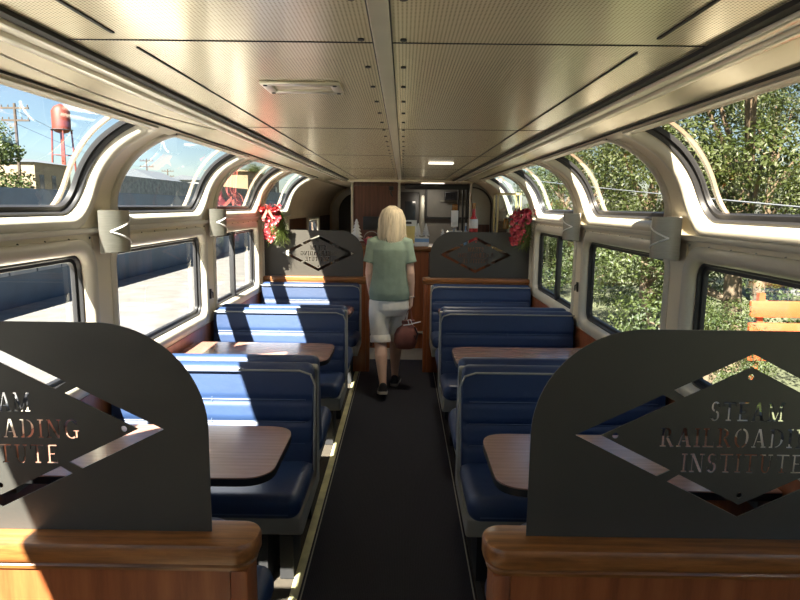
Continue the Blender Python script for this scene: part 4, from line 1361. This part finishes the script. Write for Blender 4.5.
e.build('tassel', 'black', bag)

# ------------------------------------------------------------------ outdoors
GZ = -1.40
e = MB(); e.box(-400, 400, -200, 600, GZ - 0.3, GZ)
structure(e.build('ground', 'dirt', smooth=0))
e = MB(); e.box(-11.0, -1.75, -30, 150, GZ, GZ + 0.06)
structure(e.build('pavement', 'concrete', smooth=0))
e = MB(); e.box(-5.4, -1.75, -30, 60, GZ + 0.061, GZ + 0.09)  # pale strip hidden below the sills, added to bounce sun onto the ceiling
structure(e.build('bounce_apron', 'bounce_concrete', smooth=0))
e = MB(); e.box(-12.0, -11.2, -20, 120, 0, 3.45)
bw = tag(e.build('trackside_wall', 'blue_wall', loc=(0, 0, GZ), smooth=0), 'long low dark blue wall beyond the bright paving on the left', 'wall')
for k in range(9):
    e = MB(); y = 12.0 + k * 1.35
    e.box(-11.19, -11.14, y, y + 1.28, 0.95, 2.5, 0.02); e.build('pale_panel', 'pale_panel', bw)
e = MB(); e.box(-18.9, -18.0, 39, 120, 0, 4.8); 
tag(e.build('rubble_wall', 'rubble_wall', loc=(0, 0, GZ), smooth=0), 'pale speckled wall behind the blue wall on the left', 'wall')

def house(loc, sx, sy, h, rh, wallm, roofm, label, nwin=3):
    t = thing('house', label, 'building', loc)
    e = MB(); e.box(-sx, sx, -sy, sy, 0, h); e.build('walls', wallm, t, smooth=0)
    e = MB(); e.prism([(-sx - 0.4, h + 0.01), (sx + 0.4, h + 0.01), (0, h + rh)], 'y', -sy - 0.4, sy + 0.4); e.build('roof', roofm, t, smooth=0)
    for k in range(nwin):
        y = -sy + (k + 0.5) * 2 * sy / nwin
        e = MB(); e.box(sx + 0.005, sx + 0.06, y - 0.6, y + 0.6, h * 0.45, h * 0.8); e.build('window', 'window_dark', t)
    return t
house((-40, 98, GZ), 3, 5, 6.6, 1.5, 'white_wall', 'roof_grey', 'long white building with a grey pitched roof seen through the second left upper window')
house((-41, 122, GZ), 3, 6, 7.4, 0.9, 'white_wall', 'roof_grey', 'low white building with a shallow grey roof farther along on the left')
house((-22.5, 90, GZ), 2.6, 10, 7.2, 0.5, 'tan_wall', 'tan_wall', 'tan building with a flat roof seen through the third left upper window', 4)
house((-60, 100, GZ), 4, 5, 9.0, 0.8, 'tan_wall', 'roof_grey', 'small tan building near the foot of the water tower')

t = thing('water_tower', 'red water tower on tall legs against the sky on the left', 'water tower', (-80.2, 148, GZ))
TZ = 19.8
e = MB(); e.lathe((0, 0, TZ), [(0.1, -1.0), (1.4, -0.55), (2.0, 0), (2.0, 4.2), (1.4, 5.2), (0.1, 5.9)], 24); e.build('tank', 'rust_red', t, smooth=40)
for a in range(4):
    x, y = cos(a * pi / 2 + 0.6), sin(a * pi / 2 + 0.6)
    e = MB(); e.tube([(x * 2.9, y * 2.9, 0), (x * 2.0, y * 2.0, TZ + 0.2)], 0.22, 8); e.build('leg', 'rust_red', t)
e = MB(); e.tube([(0, 0, 0), (0, 0, TZ - 0.9)], 0.35, 10); e.build('riser', 'rust_red', t)
e = MB()
for z in (7, 14):
    r = 2.9 - 0.9 * z / 20
    ring = [(r * cos(a * pi / 2 + 0.6), r * sin(a * pi / 2 + 0.6), z) for a in range(5)]
    e.tube(ring, 0.10, 6)
e.build('bracing', 'rust_red', t)
e = MB(); e.lathe((0, 0, TZ), [(2.01, -0.08), (2.4, -0.05), (2.4, 0.05), (2.01, 0.05)], 24); e.build('walkway', 'roof_grey', t)

def power_pole(loc, h, label):
    t = thing('power_pole', label, 'power pole', loc, 0, 'wooden power poles on the left')
    e = MB(); e.tube([(0, 0, 0), (0, 0, h)], [0.18, 0.12], 8); e.build('post', 'pole_brown', t)
    for z in (h - 0.5, h - 1.6):
        e = MB(); e.box(-1.3, 1.3, -0.08, 0.08, z, z + 0.16); 
        for x in (-1.2, -0.6, 0.6, 1.2): e.lathe((x, 0, z + 0.16), [(0.06, 0), (0.06, 0.2), (0.01, 0.22)], 6)
        e.build('crossarm', 'pole_brown', t)
    return t
power_pole((-35.9, 58.5, GZ), 12.0, 'wooden power pole beside the leafy tree at the far left of the photo')
power_pole((-50, 122, GZ), 11.6, 'wooden power pole in the middle of the second left upper window')
power_pole((-52, 138, GZ), 10.5, 'wooden power pole farther right in the second left upper window')
for i, (za, zb) in enumerate(((10.0, 10.4), (8.8, 9.2))):
    e = MB(); e.tube([Vector((-35.9, 58.5, za)).lerp(Vector((-50, 122, zb - 0.6)), k / 12) + Vector((0, 0, -0.9 * sin(pi * k / 12))) for k in range(13)], 0.02, 5)
    tag(e.build('power_line', 'pole_brown', loc=(0, 0, 0)), '%s cable strung between the power poles on the left' % ('upper', 'lower')[i], 'cable')

# trees
def tree_proto(seed, h, rad, nleaf, leafm, label, group, size=0.075, low=0.12):
    rnd = random.Random(seed)
    t = thing('leafy_tree', label, 'tree', (0, 0, 0), 0, group)
    e = MB()
    e.tube([(0, 0, 0), (0.1, 0.05, h * 0.3), (0.0, 0.1, h * 0.6), (0.05, 0, h * 0.85)], [0.20, 0.15, 0.09, 0.03], 10)
    clumps = []
    for k in range(34):
        a = rnd.uniform(0, 2 * pi); u = rnd.uniform(low, 0.98)
        r = rad * sqrt(max(0.05, 1 - ((u - 0.48) / 0.56) ** 2)) * rnd.uniform(0.35, 0.95)
        c_ = Vector((r * cos(a), r * sin(a), h * u))
        clumps.append((c_, rnd.uniform(0.24, 0.42) * rad))
        if k % 2 == 0:
            b0 = Vector((0, 0, h * u * 0.6)); e.tube([b0, b0.lerp(c_, 0.6) + Vector((0, 0, -0.1)), c_], [0.06, 0.04, 0.015], 6)
    e.build('trunk', 'bark', t)
    e = MB()
    for k in range(nleaf):
        c_, r = clumps[rnd.randrange(len(clumps))]
        d = Vector((rnd.gauss(0, 1), rnd.gauss(0, 1), rnd.gauss(0, 1))).normalized()
        p = c_ + Vector((d.x, d.y, d.z * 0.8)) * r * rnd.uniform(0.55, 1.05)
        n = (d + Vector((0, 0, 0.7)) + Vector((rnd.gauss(0, .6), rnd.gauss(0, .6), rnd.gauss(0, .6)))).normalized()
        u = n.orthogonal().normalized(); u.rotate(Matrix.Rotation(rnd.uniform(0, 6.28), 3, n)); w_ = n.cross(u)
        L = size * rnd.uniform(0.7, 1.4)
        e.add([p - u * L * 0.5, p + w_ * L * 0.28 + n * L * 0.08, p + u * L * 0.6, p - w_ * L * 0.28 + n * L * 0.08], [(0, 1, 2, 3)])
    e.build('foliage', leafm, t, smooth=0, normals=False)
    return t
GR = 'leafy trees outside the right windows'
pA = tree_proto(1, 6.6, 2.5, 30000, 'leaf_green', '', GR)
pB = tree_proto(2, 5.2, 2.2, 24000, 'leaf_green', '', GR)
pC = tree_proto(3, 7.5, 2.8, 22000, 'leaf_dark', '', GR, 0.10)
RT = [(pA, 8.4, 6.4, 0.4, 'large bright leafy tree filling the nearest right windows'),
      (pA, 6.4, 11.6, 2.6, 'bright leafy tree filling the second right windows'),
      (pB, 6.6, 16.4, 1.0, 'medium bright tree behind the second right wall lamp'),
      (pB, 6.3, 21.0, 3.0, 'medium bright tree filling the third right windows'),
      (pB, 6.6, 26.0, 4.4, 'medium green tree at the far end seen past the right swag'),
      (pC, 14.5, 5.5, 0.0, 'tall darker tree standing behind the nearest bright right tree'),
      (pC, 11.8, 12.5, 1.6, 'tall darker tree behind the second bright right tree'),
      (pC, 12.0, 20.5, 3.3, 'tall darker tree behind the third right window trees'),
      (pA, 8.2, 1.6, 5.1, 'bright leafy tree at the far right edge of the photo')]
for src, x, y, rz, lab in RT:
    o = put(src, x, y, rz, lab); o.location.z = GZ
o = put(pB, 3.95, 7.6, 2.0, 'low leafy bush left of the orange barrier'); o.location.z = GZ; o.scale = (0.36,) * 3; o['group'] = 'low bush'; o['category'] = 'bush'
LT = 'leafy trees beyond the blue wall on the left'
pD = tree_proto(4, 6.2, 2.3, 9000, 'leaf_green', '', LT, 0.16)
for src, x, y, rz, sc_v, lab in ((pD, -15.2, 22.8, 0.0, 0.9, 'leafy tree at the left edge of the photo beyond the blue wall'),
                          (pD, -62, 88, 1.2, 1.5, 'leafy tree at the foot of the red water tower'),
                          (pD, -30.0, 128, 2.2, 1.7, 'leafy tree far off through the fourth left upper window')):
    o = put(src, x, y, rz, lab); o.location.z = GZ; o.scale = (sc_v,) * 3

# orange barrier and a shed beyond it on the right
t = thing('orange_barrier', 'orange slatted barrier beside the tree in the nearest right lower window', 'barrier', (5.35, 8.2, GZ), 0.0)
for z in (1.15, 1.45, 1.75):
    e = MB(); e.box(-0.62, 1.4, -0.03, 0.03, z - 0.12, z + 0.1, 0.01); e.build('board', 'orange', t)
for x in (-0.45, 0.4, 1.25):
    e = MB(); e.box(x - 0.04, x + 0.04, 0.031, 0.10, 0, 1.95); e.build('post', 'orange', t)
t = thing('shed', 'grey roofed shed behind the orange barrier on the right', 'shed', (17.5, 20.0, GZ))
e = MB(); e.box(-3, 3, -3, 3, 0, 2.6); e.build('walls', 'white_wall', t, smooth=0)
e = MB(); e.prism([(-3.3, 2.61), (3.3, 2.61), (0, 4.0)], 'y', -3.3, 3.3); e.build('roof', 'roof_grey', t, smooth=0)
e = MB(); e.tube([(3.4, 2.0 + 1.5 * k, 1.50 + 0.06 * 1.5 * k - 0.02 * sin(pi * k / 10)) for k in range(11)], 0.009, 6)
tag(e.build('overhead_wire', 'pale_panel'), 'pale wire running past outside the right upper windows', 'wire')
